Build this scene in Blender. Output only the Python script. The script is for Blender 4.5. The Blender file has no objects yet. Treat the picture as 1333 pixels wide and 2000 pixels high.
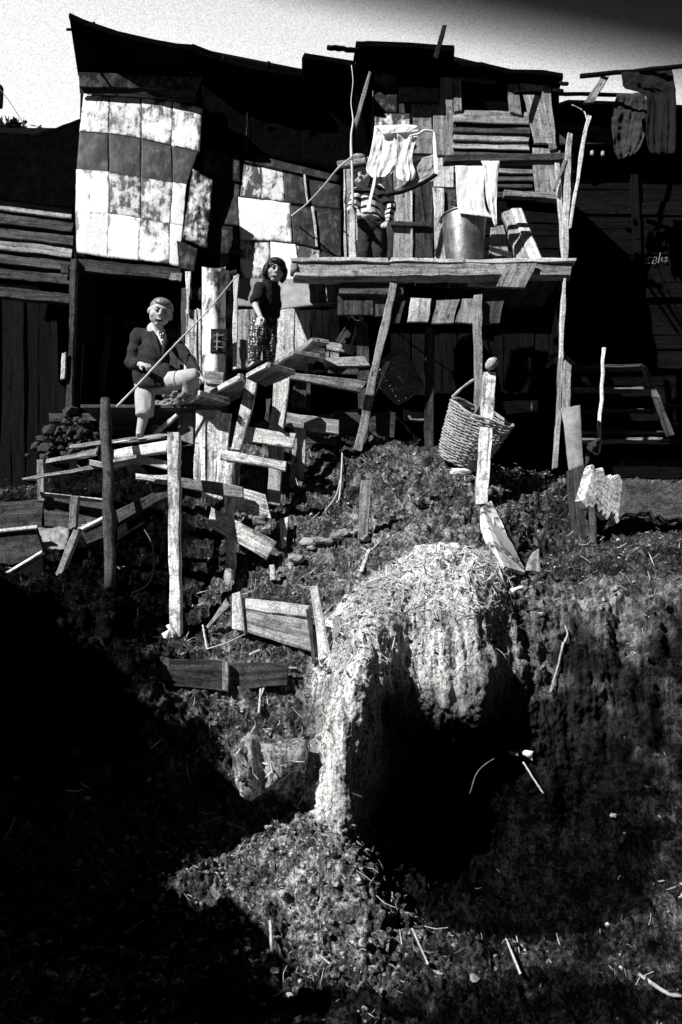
import bpy, bmesh, math, random
import numpy as np
from mathutils import Vector, Matrix
R = math.radians
rng = random.Random(7)
nrg = np.random.default_rng(11)
scene = bpy.context.scene
C = scene.collection

# ---------------------------------------------------------------- camera, sky, sun
F = 1555.0
PITCH = R(9.13)
cam_d = bpy.data.cameras.new('camera')
cam = bpy.data.objects.new('camera', cam_d)
C.objects.link(cam)
cam_d.sensor_fit = 'VERTICAL'
cam_d.sensor_height = 36.0
cam_d.sensor_width = 24.0
cam_d.lens = 28.0
cam_d.clip_start = 0.05
cam_d.clip_end = 500
cam.location = (0, 0, 0)
cam.rotation_euler = (math.pi / 2 + PITCH, 0, 0)
scene.camera = cam

SUN = Vector((0.57, 0.56, -0.60)).normalized()      # direction the light travels
sun_d = bpy.data.lights.new('sun', 'SUN')
sun_d.energy = 5.0
sun_d.angle = R(0.5)
sun_d.color = (1.0, 0.985, 0.965)
sun = bpy.data.objects.new('sun', sun_d)
C.objects.link(sun)
sun.rotation_euler = SUN.to_track_quat('-Z', 'Y').to_euler()
sun.location = (-6, -4, 8)

world = bpy.data.worlds.new('World')
scene.world = world
world.use_nodes = True
wt = world.node_tree
wt.nodes.clear()
def wn(t, **k):
    n = wt.nodes.new(t)
    for a, b in k.items():
        setattr(n, a, b)
    return n
sky = wn('ShaderNodeTexSky', sky_type='NISHITA', sun_disc=False)
sky.sun_elevation = math.asin(-SUN.z)
sky.sun_rotation = math.atan2(-SUN.x, -SUN.y)
sky.air_density = 1.0
sky.dust_density = 3.0
bw = wn('ShaderNodeRGBToBW')
wt.links.new(sky.outputs[0], bw.inputs[0])
tc = wn('ShaderNodeTexCoord')
# a bright band low over the roofs under a heavy dark sky: cloud edge as a great circle
_f = Vector((0, math.cos(PITCH), math.sin(PITCH)))
_u = Vector((0, -math.sin(PITCH), math.cos(PITCH)))
_n = Vector((0.22, 0, 0)) + _u - 0.5488 * _f
nrm = wn('ShaderNodeVectorMath', operation='NORMALIZE')
wt.links.new(tc.outputs['Generated'], nrm.inputs[0])
dot = wn('ShaderNodeVectorMath', operation='DOT_PRODUCT')
wt.links.new(nrm.outputs[0], dot.inputs[0])
dot.inputs[1].default_value = _n
mr = wn('ShaderNodeMapRange')
mr.inputs[1].default_value = -0.3
mr.inputs[2].default_value = 0.25
wt.links.new(dot.outputs['Value'], mr.inputs[0])
cr = wn('ShaderNodeValToRGB')
el = cr.color_ramp.elements
def stop(D): return (D + 0.3) / 0.55
el[0].position = 0.0; el[0].color = (0.80,) * 3 + (1,)
el[1].position = 1.0; el[1].color = (0.0015,) * 3 + (1,)
cr.color_ramp.interpolation = 'B_SPLINE'
for D, v in ((0.0, 0.66), (0.0513, 0.6), (0.0648, 0.42), (0.0784, 0.23), (0.0919, 0.115), (0.1075, 0.035), (0.12, 0.010)):
    e = el.new(stop(D)); e.color = (v, v, v, 1)
wt.links.new(mr.outputs[0], cr.inputs[0])
gn = wn('ShaderNodeTexNoise')
gn.inputs['Scale'].default_value = 620
gn.inputs['Detail'].default_value = 2
wt.links.new(nrm.outputs[0], gn.inputs['Vector'])
gm = wn('ShaderNodeMapRange')
gm.inputs[1].default_value = 0.25; gm.inputs[2].default_value = 0.75
gm.inputs[3].default_value = 0.72; gm.inputs[4].default_value = 1.25
wt.links.new(gn.outputs[0], gm.inputs[0])
m1 = wn('ShaderNodeMath', operation='MULTIPLY')
wt.links.new(cr.outputs[0], m1.inputs[0]); wt.links.new(gm.outputs[0], m1.inputs[1])
# the Nishita luminance is flattened (printed through a dense filter) before it is scaled by the cloud edge
pw = wn('ShaderNodeMath', operation='POWER'); pw.inputs[1].default_value = 0.15
wt.links.new(bw.outputs[0], pw.inputs[0])
m2 = wn('ShaderNodeMath', operation='MULTIPLY')
wt.links.new(m1.outputs[0], m2.inputs[0]); wt.links.new(pw.outputs[0], m2.inputs[1])
m3 = wn('ShaderNodeMath', operation='MULTIPLY')
m3.inputs[1].default_value = 9.6
wt.links.new(m2.outputs[0], m3.inputs[0])
bg = wn('ShaderNodeBackground')
bg.inputs[1].default_value = 0.1
wt.links.new(m3.outputs[0], bg.inputs[0])
wo = wn('ShaderNodeOutputWorld')
wt.links.new(bg.outputs[0], wo.inputs[0])

scene.view_settings.view_transform = 'Standard'
scene.view_settings.look = 'None'
scene.view_settings.exposure = 0.5
scene.view_settings.gamma = 1.0
scene.view_settings.use_curve_mapping = False

# ---------------------------------------------------------------- helpers
_cp, _sp = math.cos(PITCH), math.sin(PITCH)
def ray(px, py):
    u = (px - 666.5) / F; v = (1000.0 - py) / F
    return Vector((u, _cp - v * _sp, _sp + v * _cp))
def P(px, py, Y):
    """place in metres of what is seen at (px, py) and stands Y metres away"""
    d = ray(px, py)
    return d * (Y / d.y)
def PZ(px, py, z):
    d = ray(px, py)
    return d * (z / d.z)
def proj(p):
    f = p.y * _cp + p.z * _sp
    v = -p.y * _sp + p.z * _cp
    return 666.5 + F * p.x / f, 1000 - F * v / f

def wloc(o):
    v = Vector((0, 0, 0))
    while o is not None:
        v += o.location; o = o.parent
    return v

def tag(o, label=None, cat=None, group=None, kind=None):
    if label: o['label'] = label
    if cat: o['category'] = cat
    if group: o['group'] = group
    if kind: o['kind'] = kind
    return o

def thing(name, loc, label, cat, group=None):
    o = bpy.data.objects.new(name, None)
    o.empty_display_size = 0.1
    C.objects.link(o)
    o.location = loc
    return tag(o, label, cat, group)

def mk(name, verts, faces, mat, parent=None, uvs=None, smooth=False, label=None, cat=None, group=None, kind=None, mats=None, mids=None, nm_edge=True):
    """one mesh object from world-space vertices"""
    V = np.asarray([tuple(v) for v in verts], dtype=float) if not isinstance(verts, np.ndarray) else verts
    if parent is None:
        org = Vector(((V[:, 0].min() + V[:, 0].max()) / 2, (V[:, 1].min() + V[:, 1].max()) / 2, V[:, 2].min()))
        L = V - np.array(org)
    else:
        org = None
        L = V - np.array(wloc(parent))
    me = bpy.data.meshes.new(name)
    me.from_pydata(L.tolist(), [], faces if isinstance(faces, list) else faces.tolist())
    if uvs is not None:
        ul = me.uv_layers.new(name='uv')
        li = np.empty(len(me.loops), dtype=np.int32)
        me.loops.foreach_get('vertex_index', li)
        ul.data.foreach_set('uv', np.asarray(uvs, dtype=np.float32)[li].ravel())
    for m in (mats or [mat]):
        me.materials.append(m)
    if mat is not None and mat.name in TINS and nm_edge:
        ed_ = me.attributes.new('edge', 'FLOAT', 'POINT'); ed_.data.foreach_set('value', np.ones(len(V), dtype=np.float32))
    if mids is not None:
        me.polygons.foreach_set('material_index', mids)
    if smooth:
        me.polygons.foreach_set('use_smooth', [True] * len(me.polygons))
    me.update()
    o = bpy.data.objects.new(name, me)
    C.objects.link(o)
    if parent is None:
        o.location = org
    else:
        o.parent = parent
    return tag(o, label, cat, group, kind)

TINS = set()
def fixn(me):
    bm = bmesh.new(); bm.from_mesh(me)
    bmesh.ops.recalc_face_normals(bm, faces=bm.faces)
    bm.to_mesh(me); bm.free()

# ---- numpy gradient noise
_perm = nrg.permutation(256)
_perm = np.concatenate([_perm, _perm, _perm])
_g3 = nrg.normal(size=(256, 3)); _g3 /= np.linalg.norm(_g3, axis=1)[:, None]
def pnoise(p):
    p = np.asarray(p, dtype=float)
    i = np.floor(p).astype(int); f = p - i
    i &= 255
    w = f * f * f * (f * (f * 6 - 15) + 10)
    out = 0
    for dx in (0, 1):
        for dy in (0, 1):
            for dz in (0, 1):
                h = _perm[_perm[_perm[(i[..., 0] + dx) & 255] + ((i[..., 1] + dy) & 255)] + ((i[..., 2] + dz) & 255)]
                g = _g3[h & 255]
                d = f - np.array([dx, dy, dz])
                wt_ = (w[..., 0] if dx else 1 - w[..., 0]) * (w[..., 1] if dy else 1 - w[..., 1]) * (w[..., 2] if dz else 1 - w[..., 2])
                out = out + wt_ * (g * d).sum(-1)
    return out
def fbm(p, oct=4, lac=2.1, gain=0.5):
    a = 1.0; s = 0; p = np.asarray(p, dtype=float)
    for k in range(oct):
        s = s + a * pnoise(p + 17.3 * k); p = p * lac; a *= gain
    return s

# ---- plank: a loft between two short ends, worn edges, grain uv along its length
def plank3(name, a0, a1, b0, b1, t, mat, parent=None, jag=0.006, n=None, bev=0.004, warp=0.012, back=None, **kw):
    """front face a0,a1 (one end) to b0,b1 (other end); thickness t goes away from the viewer"""
    a0, a1, b0, b1 = Vector(a0), Vector(a1), Vector(b0), Vector(b1)
    L = ((b0 + b1) - (a0 + a1)).length / 2
    ax = ((b0 + b1) - (a0 + a1)).normalized()
    W = ((a1 - a0).length + (b1 - b0).length) / 2
    nor = ax.cross((a1 - a0) + (b1 - b0)).normalized()
    mid = (a0 + a1 + b0 + b1) / 4
    if back is not None:
        if nor.dot(Vector(back)) < 0: nor = -nor
    elif nor.dot(mid) < 0: nor = -nor          # nor points away from the eye
    if n is None: n = max(3, min(14, int(L / 0.09)))
    bev = min(bev, W * 0.2, t * 0.4)
    V = []; U = []
    ph = rng.uniform(0, 6.28); wa = rng.uniform(-warp, warp) * min(1.5, L)
    rl = rr = 0
    for i in range(n + 1):
        s = i / n
        l = a0.lerp(b0, s); r = a1.lerp(b1, s)
        wd = (r - l).normalized()
        rl = rl * 0.5 + rng.uniform(-jag, jag); rr = rr * 0.5 + rng.uniform(-jag, jag)
        l = l + wd * rl; r = r - wd * rr
        e = 0 if 0 < i < n else rng.uniform(-1, 1) * min(0.012, jag * 2.5)
        e2 = 0 if 0 < i < n else rng.uniform(-1, 1) * jag * 1.2
        wv = nor * (math.sin(s * 3.14 * 1.0 + ph * 0.2) * wa)
        l = l + ax * e + wv; r = r + ax * e2 + wv + nor * rng.uniform(-0.001, 0.001)
        eb = 0
        if i == 0: eb = bev
        if i == n: eb = -bev
        V += [l + nor * t, l + nor * bev, l + wd * bev + ax * eb, r - wd * bev + ax * eb, r + nor * bev, r + nor * t]
        u = s * L
        U += [(u, -t), (u, 0), (u, bev), (u, W - bev), (u, W), (u, W + t)]
    Fc = []
    for i in range(n):
        for k in range(6):
            k2 = (k + 1) % 6
            Fc.append([i * 6 + k, i * 6 + k2, i * 6 + 6 + k2, i * 6 + 6 + k])
    Fc.append([5, 4, 3, 2, 1, 0]); Fc.append([n * 6 + k for k in range(6)])
    o = mk(name, V, Fc, mat, parent, U, **kw)
    fixn(o.data)
    return o

def q(name, pts, Y, t, mat, parent=None, **kw):
    """plank whose face is seen at four photo points; Y one distance or four"""
    Ys = Y if isinstance(Y, (list, tuple)) else [Y] * 4
    w = [P(p[0], p[1], y) for p, y in zip(pts, Ys)]
    e01 = (w[1] - w[0]).length + (w[2] - w[3]).length
    e12 = (w[2] - w[1]).length + (w[3] - w[0]).length
    if e01 > e12:      # long along 0-1
        return plank3(name, w[0], w[3], w[1], w[2], t, mat, parent, **kw)
    return plank3(name, w[0], w[1], w[3], w[2], t, mat, parent, **kw)

def prism(name, w, t, mat, parent=None, vec=None, wob=0.0, sub=1, **kw):
    """polygon of world points extruded by t along its own normal (away from the eye) or by vec"""
    w = [Vector(p) for p in w]
    if sub > 1:
        w2 = []
        for i in range(len(w)):
            a, b = w[i], w[(i + 1) % len(w)]
            for k in range(sub):
                p = a.lerp(b, k / sub)
                if k: p = p + Vector((rng.uniform(-wob, wob), 0, rng.uniform(-wob, wob)))
                w2.append(p)
        w = w2
    n = Vector((0, 0, 0)); c = Vector((0, 0, 0))
    for i in range(len(w)):
        n += w[i].cross(w[(i + 1) % len(w)]); c += w[i]
    c /= len(w); n.normalize()
    if n.dot(c) < 0: n = -n
    ex = Vector(vec) if vec is not None else n * t
    N = len(w)
    V = w + [p + ex for p in w]
    Fc = [list(range(N))[::-1], list(range(N, 2 * N))] + [[i, (i + 1) % N, N + (i + 1) % N, N + i] for i in range(N)]
    ax = max(((w[(i + 1) % N] - w[i]) for i in range(N)), key=lambda d: d.length).normalized()
    sd = n.cross(ax)
    U = [((p - w[0]).dot(ax), (p - w[0]).dot(sd)) for p in V]
    o = mk(name, V, Fc, mat, parent, U, **kw)
    fixn(o.data)
    return o

def pp(pts, Y):
    Ys = Y if isinstance(Y, (list, tuple)) else [Y] * len(pts)
    return [P(a, b, y) for (a, b), y in zip(pts, Ys)]

def sheet(name, pts, Y, mat, parent=None, t=0.004, bulge=0.003, crump=0.0, nu=20, nv=20, seamless=False, **kw):
    """thin beaten metal or felt sheet: four photo corners, bilinear grid, dents, real thickness"""
    w = pp(pts, Y)
    s = np.linspace(0, 1, nu)[None, :, None]; v = np.linspace(0, 1, nv)[:, None, None]
    a, b, c, d = [np.array(p)[None, None, :] for p in w]
    G = (a * (1 - s) + b * s) * (1 - v) + (d * (1 - s) + c * s) * v
    n = np.cross((b - a)[0, 0], (d - a)[0, 0]); n /= np.linalg.norm(n)
    if n.dot(np.array(w[0])) < 0: n = -n
    off = rng.uniform(0, 90)
    h = fbm(G * 5 + off, 3) * bulge * 2 - bulge * 1.2 * np.sin(np.pi * s[..., 0]) * np.sin(np.pi * v[..., 0])
    if crump: h = h + crump * np.abs(fbm(G * 11 + off, 3)) * -2
    edge = fbm(G * 14 + off + 40, 3)
    ed = np.zeros_like(h); ed[0] = 1; ed[-1] = 1; ed[:, 0] = 1; ed[:, -1] = 1
    G = G + n * h[..., None]
    j = (edge * 0.006 * ed)[..., None]
    G = G + j * (np.array(w[1]) - np.array(w[3])) / np.linalg.norm(np.array(w[1]) - np.array(w[3]))
    A = G.reshape(-1, 3); B = A + n * t
    V = np.vstack([A, B]); N = nu * nv
    ii = (np.arange(nv - 1)[:, None] * nu + np.arange(nu - 1)[None, :]).ravel()
    f1 = np.stack([ii, ii + 1, ii + nu + 1, ii + nu], 1)
    f2 = f1[:, ::-1] + N
    ring = list(range(nu)) + [k * nu + nu - 1 for k in range(1, nv)] + [(nv - 1) * nu + k for k in range(nu - 2, -1, -1)] + [k * nu for k in range(nv - 2, 0, -1)]
    rf = [[ring[k], N + ring[k], N + ring[(k + 1) % len(ring)], ring[(k + 1) % len(ring)]] for k in range(len(ring))]
    faces = f1.tolist() + f2.tolist() + rf
    su = (w[1] - w[0]).length; sv = (w[3] - w[0]).length
    uv = np.stack([np.broadcast_to(s[..., 0] * su, (nv, nu)), np.broadcast_to(v[..., 0] * sv, (nv, nu))], -1).reshape(-1, 2)
    o = mk(name, V, faces, mat, parent, np.vstack([uv, uv]), smooth=True, nm_edge=False, **kw)
    fixn(o.data)
    ea = np.minimum(np.minimum(s[..., 0], 1 - s[..., 0]) + 0 * v[..., 0], np.minimum(v[..., 0], 1 - v[..., 0]) + 0 * s[..., 0])
    ea = np.clip(ea + 0.06 + fbm(G * 13 + off, 2) * 0.10, 0, 1).ravel()
    at_ = o.data.attributes.new('edge', 'FLOAT', 'POINT'); at_.data.foreach_set('value', np.concatenate([ea, ea]).astype(np.float32))
    o.data.polygons.foreach_set('use_smooth', [True] * (2 * len(f1)) + [False] * len(rf))
    return o

def tube_data(pts, rad, seg=8, wob=0.0, cap=True):
    pts = [Vector(p) for p in pts]
    n = len(pts)
    if not isinstance(rad, (list, tuple)): rad = [rad] * n
    V = []; U = []; Fc = []
    prev = None; L = 0
    for i, p in enumerate(pts):
        d = (pts[min(i + 1, n - 1)] - pts[max(i - 1, 0)]).normalized()
        if prev is None:
            s = d.orthogonal().normalized()
        else:
            s = (prev - d * prev.dot(d)).normalized()
        prev = s
        t = d.cross(s)
        if i: L += (pts[i] - pts[i - 1]).length
        for k in range(seg):
            a = 2 * math.pi * k / seg
            r = rad[i] * (1 + rng.uniform(-wob, wob))
            V.append(p + (s * math.cos(a) + t * math.sin(a)) * r)
            U.append((L, a * rad[i]))
    for i in range(n - 1):
        for k in range(seg):
            k2 = (k + 1) % seg
            Fc.append([i * seg + k, i * seg + k2, i * seg + seg + k2, i * seg + seg + k])
    if cap:
        Fc.append(list(range(seg))[::-1]); Fc.append([(n - 1) * seg + k for k in range(seg)])
    return V, Fc, U
def tube(name, pts, rad, mat, parent=None, seg=8, wob=0.0, smooth=True, **kw):
    V, Fc, U = tube_data(pts, rad, seg, wob)
    return mk(name, V, Fc, mat, parent, U, smooth=smooth, **kw)
def curve_pts(ctrl, n):
    """Catmull-Rom through control points"""
    c = [Vector(p) for p in ctrl]
    c = [c[0] * 2 - c[1]] + c + [c[-1] * 2 - c[-2]]
    m = len(c) - 3; out = []
    for i in range(n + 1):
        s = i / n * m; k = min(int(s), m - 1); s -= k
        a, b, d, e = c[k:k + 4]
        out.append(0.5 * ((2 * b) + (d - a) * s + (2 * a - 5 * b + 4 * d - e) * s * s + (3 * b - a - 3 * d + e) * s ** 3))
    return out
def pole(name, pa, pb, Ya, Yb, rpx, mat, parent=None, n=8, wob=0.08, bend=0.006, seg=9, **kw):
    a = P(pa[0], pa[1], Ya); b = P(pb[0], pb[1], Yb)
    r = rpx / F * (Ya + Yb) / 2
    pts = [a.lerp(b, i / n) + Vector((rng.uniform(-bend, bend), 0, rng.uniform(-bend, bend))) * (0 if i in (0, n) else 1) for i in range(n + 1)]
    return tube(name, pts, [r * rng.uniform(0.9, 1.08) for _ in pts], mat, parent, seg, wob, **kw)

# ---------------------------------------------------------------- materials (a silver print: greys only)
class NT:
    def __init__(s, name):
        s.m = bpy.data.materials.new(name); s.m.use_nodes = True
        s.t = s.m.node_tree; s.b = s.t.nodes['Principled BSDF']
        s.b.inputs['Specular IOR Level'].default_value = 0.2
    def n(s, t, **k):
        x = s.t.nodes.new(t)
        for a, b in k.items(): setattr(x, a, b)
        return x
    def l(s, a, b): s.t.links.new(a, b)
    def math(s, op, a, b=None, clamp=False):
        x = s.n('ShaderNodeMath', operation=op, use_clamp=clamp)
        for i, v in enumerate((a, b)):
            if v is None: continue
            if isinstance(v, (int, float)): x.inputs[i].default_value = v
            else: s.l(v, x.inputs[i])
        return x.outputs[0]
    def coords(s, which='Object', scale=(1, 1, 1), rand=True):
        tc = s.n('ShaderNodeTexCoord')
        v = s.n('ShaderNodeVectorMath', operation='MULTIPLY'); s.l(tc.outputs[which], v.inputs[0]); v.inputs[1].default_value = scale
        if not rand: return v.outputs[0]
        oi = s.n('ShaderNodeObjectInfo')
        r = s.n('ShaderNodeVectorMath', operation='SCALE'); r.inputs[0].default_value = (31, 47, 59); s.l(oi.outputs['Random'], r.inputs['Scale'])
        a = s.n('ShaderNodeVectorMath', operation='ADD'); s.l(v.outputs[0], a.inputs[0]); s.l(r.outputs[0], a.inputs[1])
        return a.outputs[0]
    def noise(s, vec, scale, detail=4, rough=0.6, dist=0.0):
        x = s.n('ShaderNodeTexNoise'); s.l(vec, x.inputs['Vector'])
        x.inputs['Scale'].default_value = scale; x.inputs['Detail'].default_value = detail
        x.inputs['Roughness'].default_value = rough; x.inputs['Distortion'].default_value = dist
        return x.outputs[0]
    def ramp(s, fac, stops):
        x = s.n('ShaderNodeValToRGB'); s.l(fac, x.inputs[0]); e = x.color_ramp.elements
        while len(e) < len(stops): e.new(0.5)
        for k, (p, v) in enumerate(stops):
            e[k].position = p; e[k].color = (v, v, v, 1)
        return x.outputs[0]
    def mapr(s, v, a, b, c, d):
        x = s.n('ShaderNodeMapRange'); s.l(v, x.inputs[0])
        for i, y in enumerate((a, b, c, d)): x.inputs[i + 1].default_value = y
        return x.outputs[0]
    def grain(s, lo=0.6, hi=1.4, scale=120):
        g = s.noise(s.coords('Object', rand=True), scale, 2, 0.7)
        return s.mapr(g, 0.28, 0.72, lo, hi)
    def out(s, col, rough=0.85, bump=None, bs=0.4, bd=0.004, metal=0.0, spec=0.2):
        s.l(col, s.b.inputs['Base Color'])
        if isinstance(rough, (int, float)): s.b.inputs['Roughness'].default_value = rough
        else: s.l(rough, s.b.inputs['Roughness'])
        s.b.inputs['Metallic'].default_value = metal
        s.b.inputs['Specular IOR Level'].default_value = spec
        if bump is not None:
            b = s.n('ShaderNodeBump'); b.inputs['Strength'].default_value = bs; b.inputs['Distance'].default_value = bd
            s.l(bump, b.inputs['Height']); s.l(b.outputs[0], s.b.inputs['Normal'])
        return s.m
def wood(name, lo, hi, stain=0.5, var=0.3, stop=(0.3, 0.62)):
    k = NT(name)
    uv = k.coords('UV', (2.2, 46, 1))
    g = k.noise(uv, 1.0, 6, 0.68, 0.6)
    col = k.ramp(g, [(stop[0], lo), (stop[1], hi)])
    uv2 = k.coords('UV', (1.0, 9, 1))
    st = k.noise(uv2, 2.2, 6, 0.65, 0.8)
    stm = k.mapr(st, 0.34, 0.56, 1 - stain, 1.0)
    oi = k.n('ShaderNodeObjectInfo')
    rv = k.mapr(oi.outputs['Random'], 0, 1, 1 - var, 1 + var)
    # knots and nail holes
    kv = k.coords('UV', (5, 11, 1))
    vo = k.n('ShaderNodeTexVoronoi'); k.l(kv, vo.inputs['Vector']); vo.inputs['Scale'].default_value = 1.0
    kn = k.mapr(vo.outputs['Distance'], 0.07, 0.16, 0.3, 1.0)
    c = k.math('MULTIPLY', col, stm); c = k.math('MULTIPLY', c, rv); c = k.math('MULTIPLY', c, kn)
    c = k.math('MULTIPLY', c, k.grain(0.4, 1.5, 95))
    dn = k.noise(k.coords('Object'), 16, 7, 0.72)
    c = k.math('MULTIPLY', c, k.mapr(dn, 0.40, 0.50, 1 - stain * 0.75, 1.0))
    h = k.math('ADD', g, k.math('MULTIPLY', st, 0.5))
    return k.out(c, 0.88, h, 0.55, 0.004, spec=0.06)
def tin(name, lo, hi, t0, t1, scale=5.0, rough=0.55, var=0.1):
    TINS.add(name)
    k = NT(name)
    oc = k.coords('Object')
    a = k.noise(oc, scale, 9, 0.68, 0.4)
    sv = k.coords('Object', (1, 1, 0.22))
    b = k.noise(sv, scale * 4, 5, 0.7)
    m = k.math('ADD', k.math('MULTIPLY', a, 0.66), k.math('MULTIPLY', b, 0.34))
    eg = k.n('ShaderNodeAttribute', attribute_name='edge')
    m = k.math('SUBTRACT', m, k.mapr(eg.outputs['Fac'], 0.0, 0.16, 0.13, 0.0))
    col = k.ramp(m, [(t0, lo), (t1, hi)])
    oi = k.n('ShaderNodeObjectInfo')
    c = k.math('MULTIPLY', col, k.mapr(oi.outputs['Random'], 0, 1, 1 - var, 1 + var))
    c = k.math('MULTIPLY', c, k.grain(0.7, 1.2, 100))
    h = k.noise(oc, 9, 4, 0.6)
    return k.out(c, rough, k.math('ADD', h, k.math('MULTIPLY', m, 0.4)), 0.5, 0.008, spec=0.35)
def plain(name, v, rough=0.85, gl=0.7, gh=1.3, scale=120, spec=0.2, blot=0.0):
    k = NT(name)
    g = k.grain(gl, gh, scale)
    c = k.math('MULTIPLY', g, v)
    if blot:
        n = k.noise(k.coords('Object'), 14, 6, 0.7)
        c = k.math('MULTIPLY', c, k.mapr(n, 0.35, 0.65, 1 - blot, 1 + blot))
    return k.out(c, rough, g, 0.2, 0.002, spec=spec)

M = {}
M['wl'] = wood('pale_weathered_wood', 0.40, 0.84, 0.5, 0.12)
M['wm'] = wood('grey_weathered_wood', 0.13, 0.44, 0.55, 0.22)
M['wd'] = wood('dark_weathered_wood', 0.022, 0.11, 0.6, 0.3)
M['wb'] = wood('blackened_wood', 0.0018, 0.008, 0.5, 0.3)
M['wspeck'] = wood('stained_pale_wood', 0.14, 0.86, 0.8, 0.12, (0.31, 0.5))
M['tw'] = tin('pale_tin', 0.22, 0.84, 0.37, 0.44, 5)
M['tm'] = tin('mottled_tin', 0.04, 0.74, 0.475, 0.56, 7)
M['tl'] = tin('stained_pale_tin', 0.06, 0.8, 0.42, 0.51, 6)
M['td'] = tin('dark_rusted_tin', 0.002, 0.09, 0.49, 0.63, 10)
M['tx'] = tin('crumpled_tin', 0.015, 0.6, 0.47, 0.56, 9)
M['zinc'] = tin('bucket_zinc', 0.14, 0.36, 0.4, 0.6, 9, 0.45)
M['zinc'].node_tree.nodes['Principled BSDF'].inputs['Metallic'].default_value = 0.75
M['galv'] = tin('galvanised_tin', 0.16, 0.42, 0.3, 0.7, 6, 0.5)
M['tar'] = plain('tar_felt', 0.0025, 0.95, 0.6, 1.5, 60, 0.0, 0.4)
M['felt'] = tin('worn_felt', 0.006, 0.14, 0.48, 0.64, 9, 0.9)
M['cloth'] = plain('white_cotton', 0.8, 0.9, 0.92, 1.06, 160)
M['cloth_g'] = plain('grey_cotton', 0.3, 0.9, 0.75, 1.2, 160, blot=0.3)
M['cloth_d'] = plain('dark_cloth', 0.035, 0.95, 0.5, 1.5, 120, blot=0.4)
M['black'] = plain('black_cloth', 0.012, 0.95, 0.6, 1.5, 120, 0.1)
M['rope'] = plain('pale_rope', 0.6, 0.9, 0.6, 1.3, 200)
M['wire'] = plain('wire', 0.12, 0.6, 0.8, 1.2, 90)
M['straw'] = plain('straw', 0.5, 0.8, 0.6, 1.3, 80)
M['paper'] = plain('paper', 0.75, 0.9, 0.9, 1.08, 80)
M['stone'] = tin('stone', 0.09, 0.36, 0.35, 0.6, 11, 0.9)
M['wicker'] = plain('wicker', 0.36, 0.7, 0.6, 1.35, 90, 0.3, 0.4)
M['wickerd'] = plain('dark_wicker', 0.2, 0.7, 0.6, 1.35, 90, 0.2, 0.4)
M['skin'] = plain('skin', 0.46, 0.6, 0.93, 1.07, 90, 0.3)
M['skin_t'] = plain('tanned_skin', 0.42, 0.6, 0.9, 1.1, 90, 0.3)
M['hair'] = plain('black_hair', 0.010, 0.5, 0.5, 1.6, 130, 0.3)
M['hairb'] = plain('cropped_hair', 0.18, 0.45, 0.3, 1.7, 150, 0.6)
M['eye'] = plain('eye_dark', 0.008, 0.3)
M['lip'] = plain('lip', 0.05, 0.6)
M['teeth'] = plain('teeth', 0.7, 0.4)
M['jacket'] = plain('dark_wool', 0.03, 0.95, 0.5, 1.6, 110, 0.1, 0.3)
M['trouser'] = plain('pale_trousers', 0.44, 0.95, 0.72, 1.2, 110, blot=0.18)
M['blouse'] = plain('dark_blouse', 0.016, 0.95, 0.5, 1.6, 110, 0.1)
M['leaf'] = plain('dead_leaf', 0.24, 0.8, 0.6, 1.4, 60)
M['leafd'] = plain('rotted_leaf', 0.045, 0.9, 0.5, 1.5, 60)
M['chalk'] = plain('chalk', 0.22, 0.95)

def striped():
    k = NT('striped_wool')
    oc = k.coords('Object', rand=False)
    sx = k.n('ShaderNodeSeparateXYZ'); k.l(oc, sx.inputs[0])
    nz = k.noise(oc, 9, 2)
    w = k.math('ADD', k.math('MULTIPLY', sx.outputs[2], 17.0), k.math('MULTIPLY', nz, 0.9))
    w = k.math('FRACT', w)
    a = k.math('GREATER_THAN', w, 0.42)
    c = k.mapr(a, 0, 1, 0.02, 0.68)
    return k.out(k.math('MULTIPLY', c, k.grain(0.7, 1.25)), 0.95)
M['stripe'] = striped()
def dotted():
    k = NT('dotted_cotton')
    oc = k.coords('Object', (46, 46, 46), rand=False)
    v = k.n('ShaderNodeTexVoronoi'); k.l(oc, v.inputs['Vector']); v.inputs['Scale'].default_value = 1.0
    v.inputs['Randomness'].default_value = 0.5
    a = k.math('LESS_THAN', v.outputs['Distance'], 0.34)
    c = k.mapr(a, 0, 1, 0.045, 0.65)
    return k.out(k.math('MULTIPLY', c, k.grain(0.75, 1.2)), 0.95)
M['dots'] = dotted()

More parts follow.
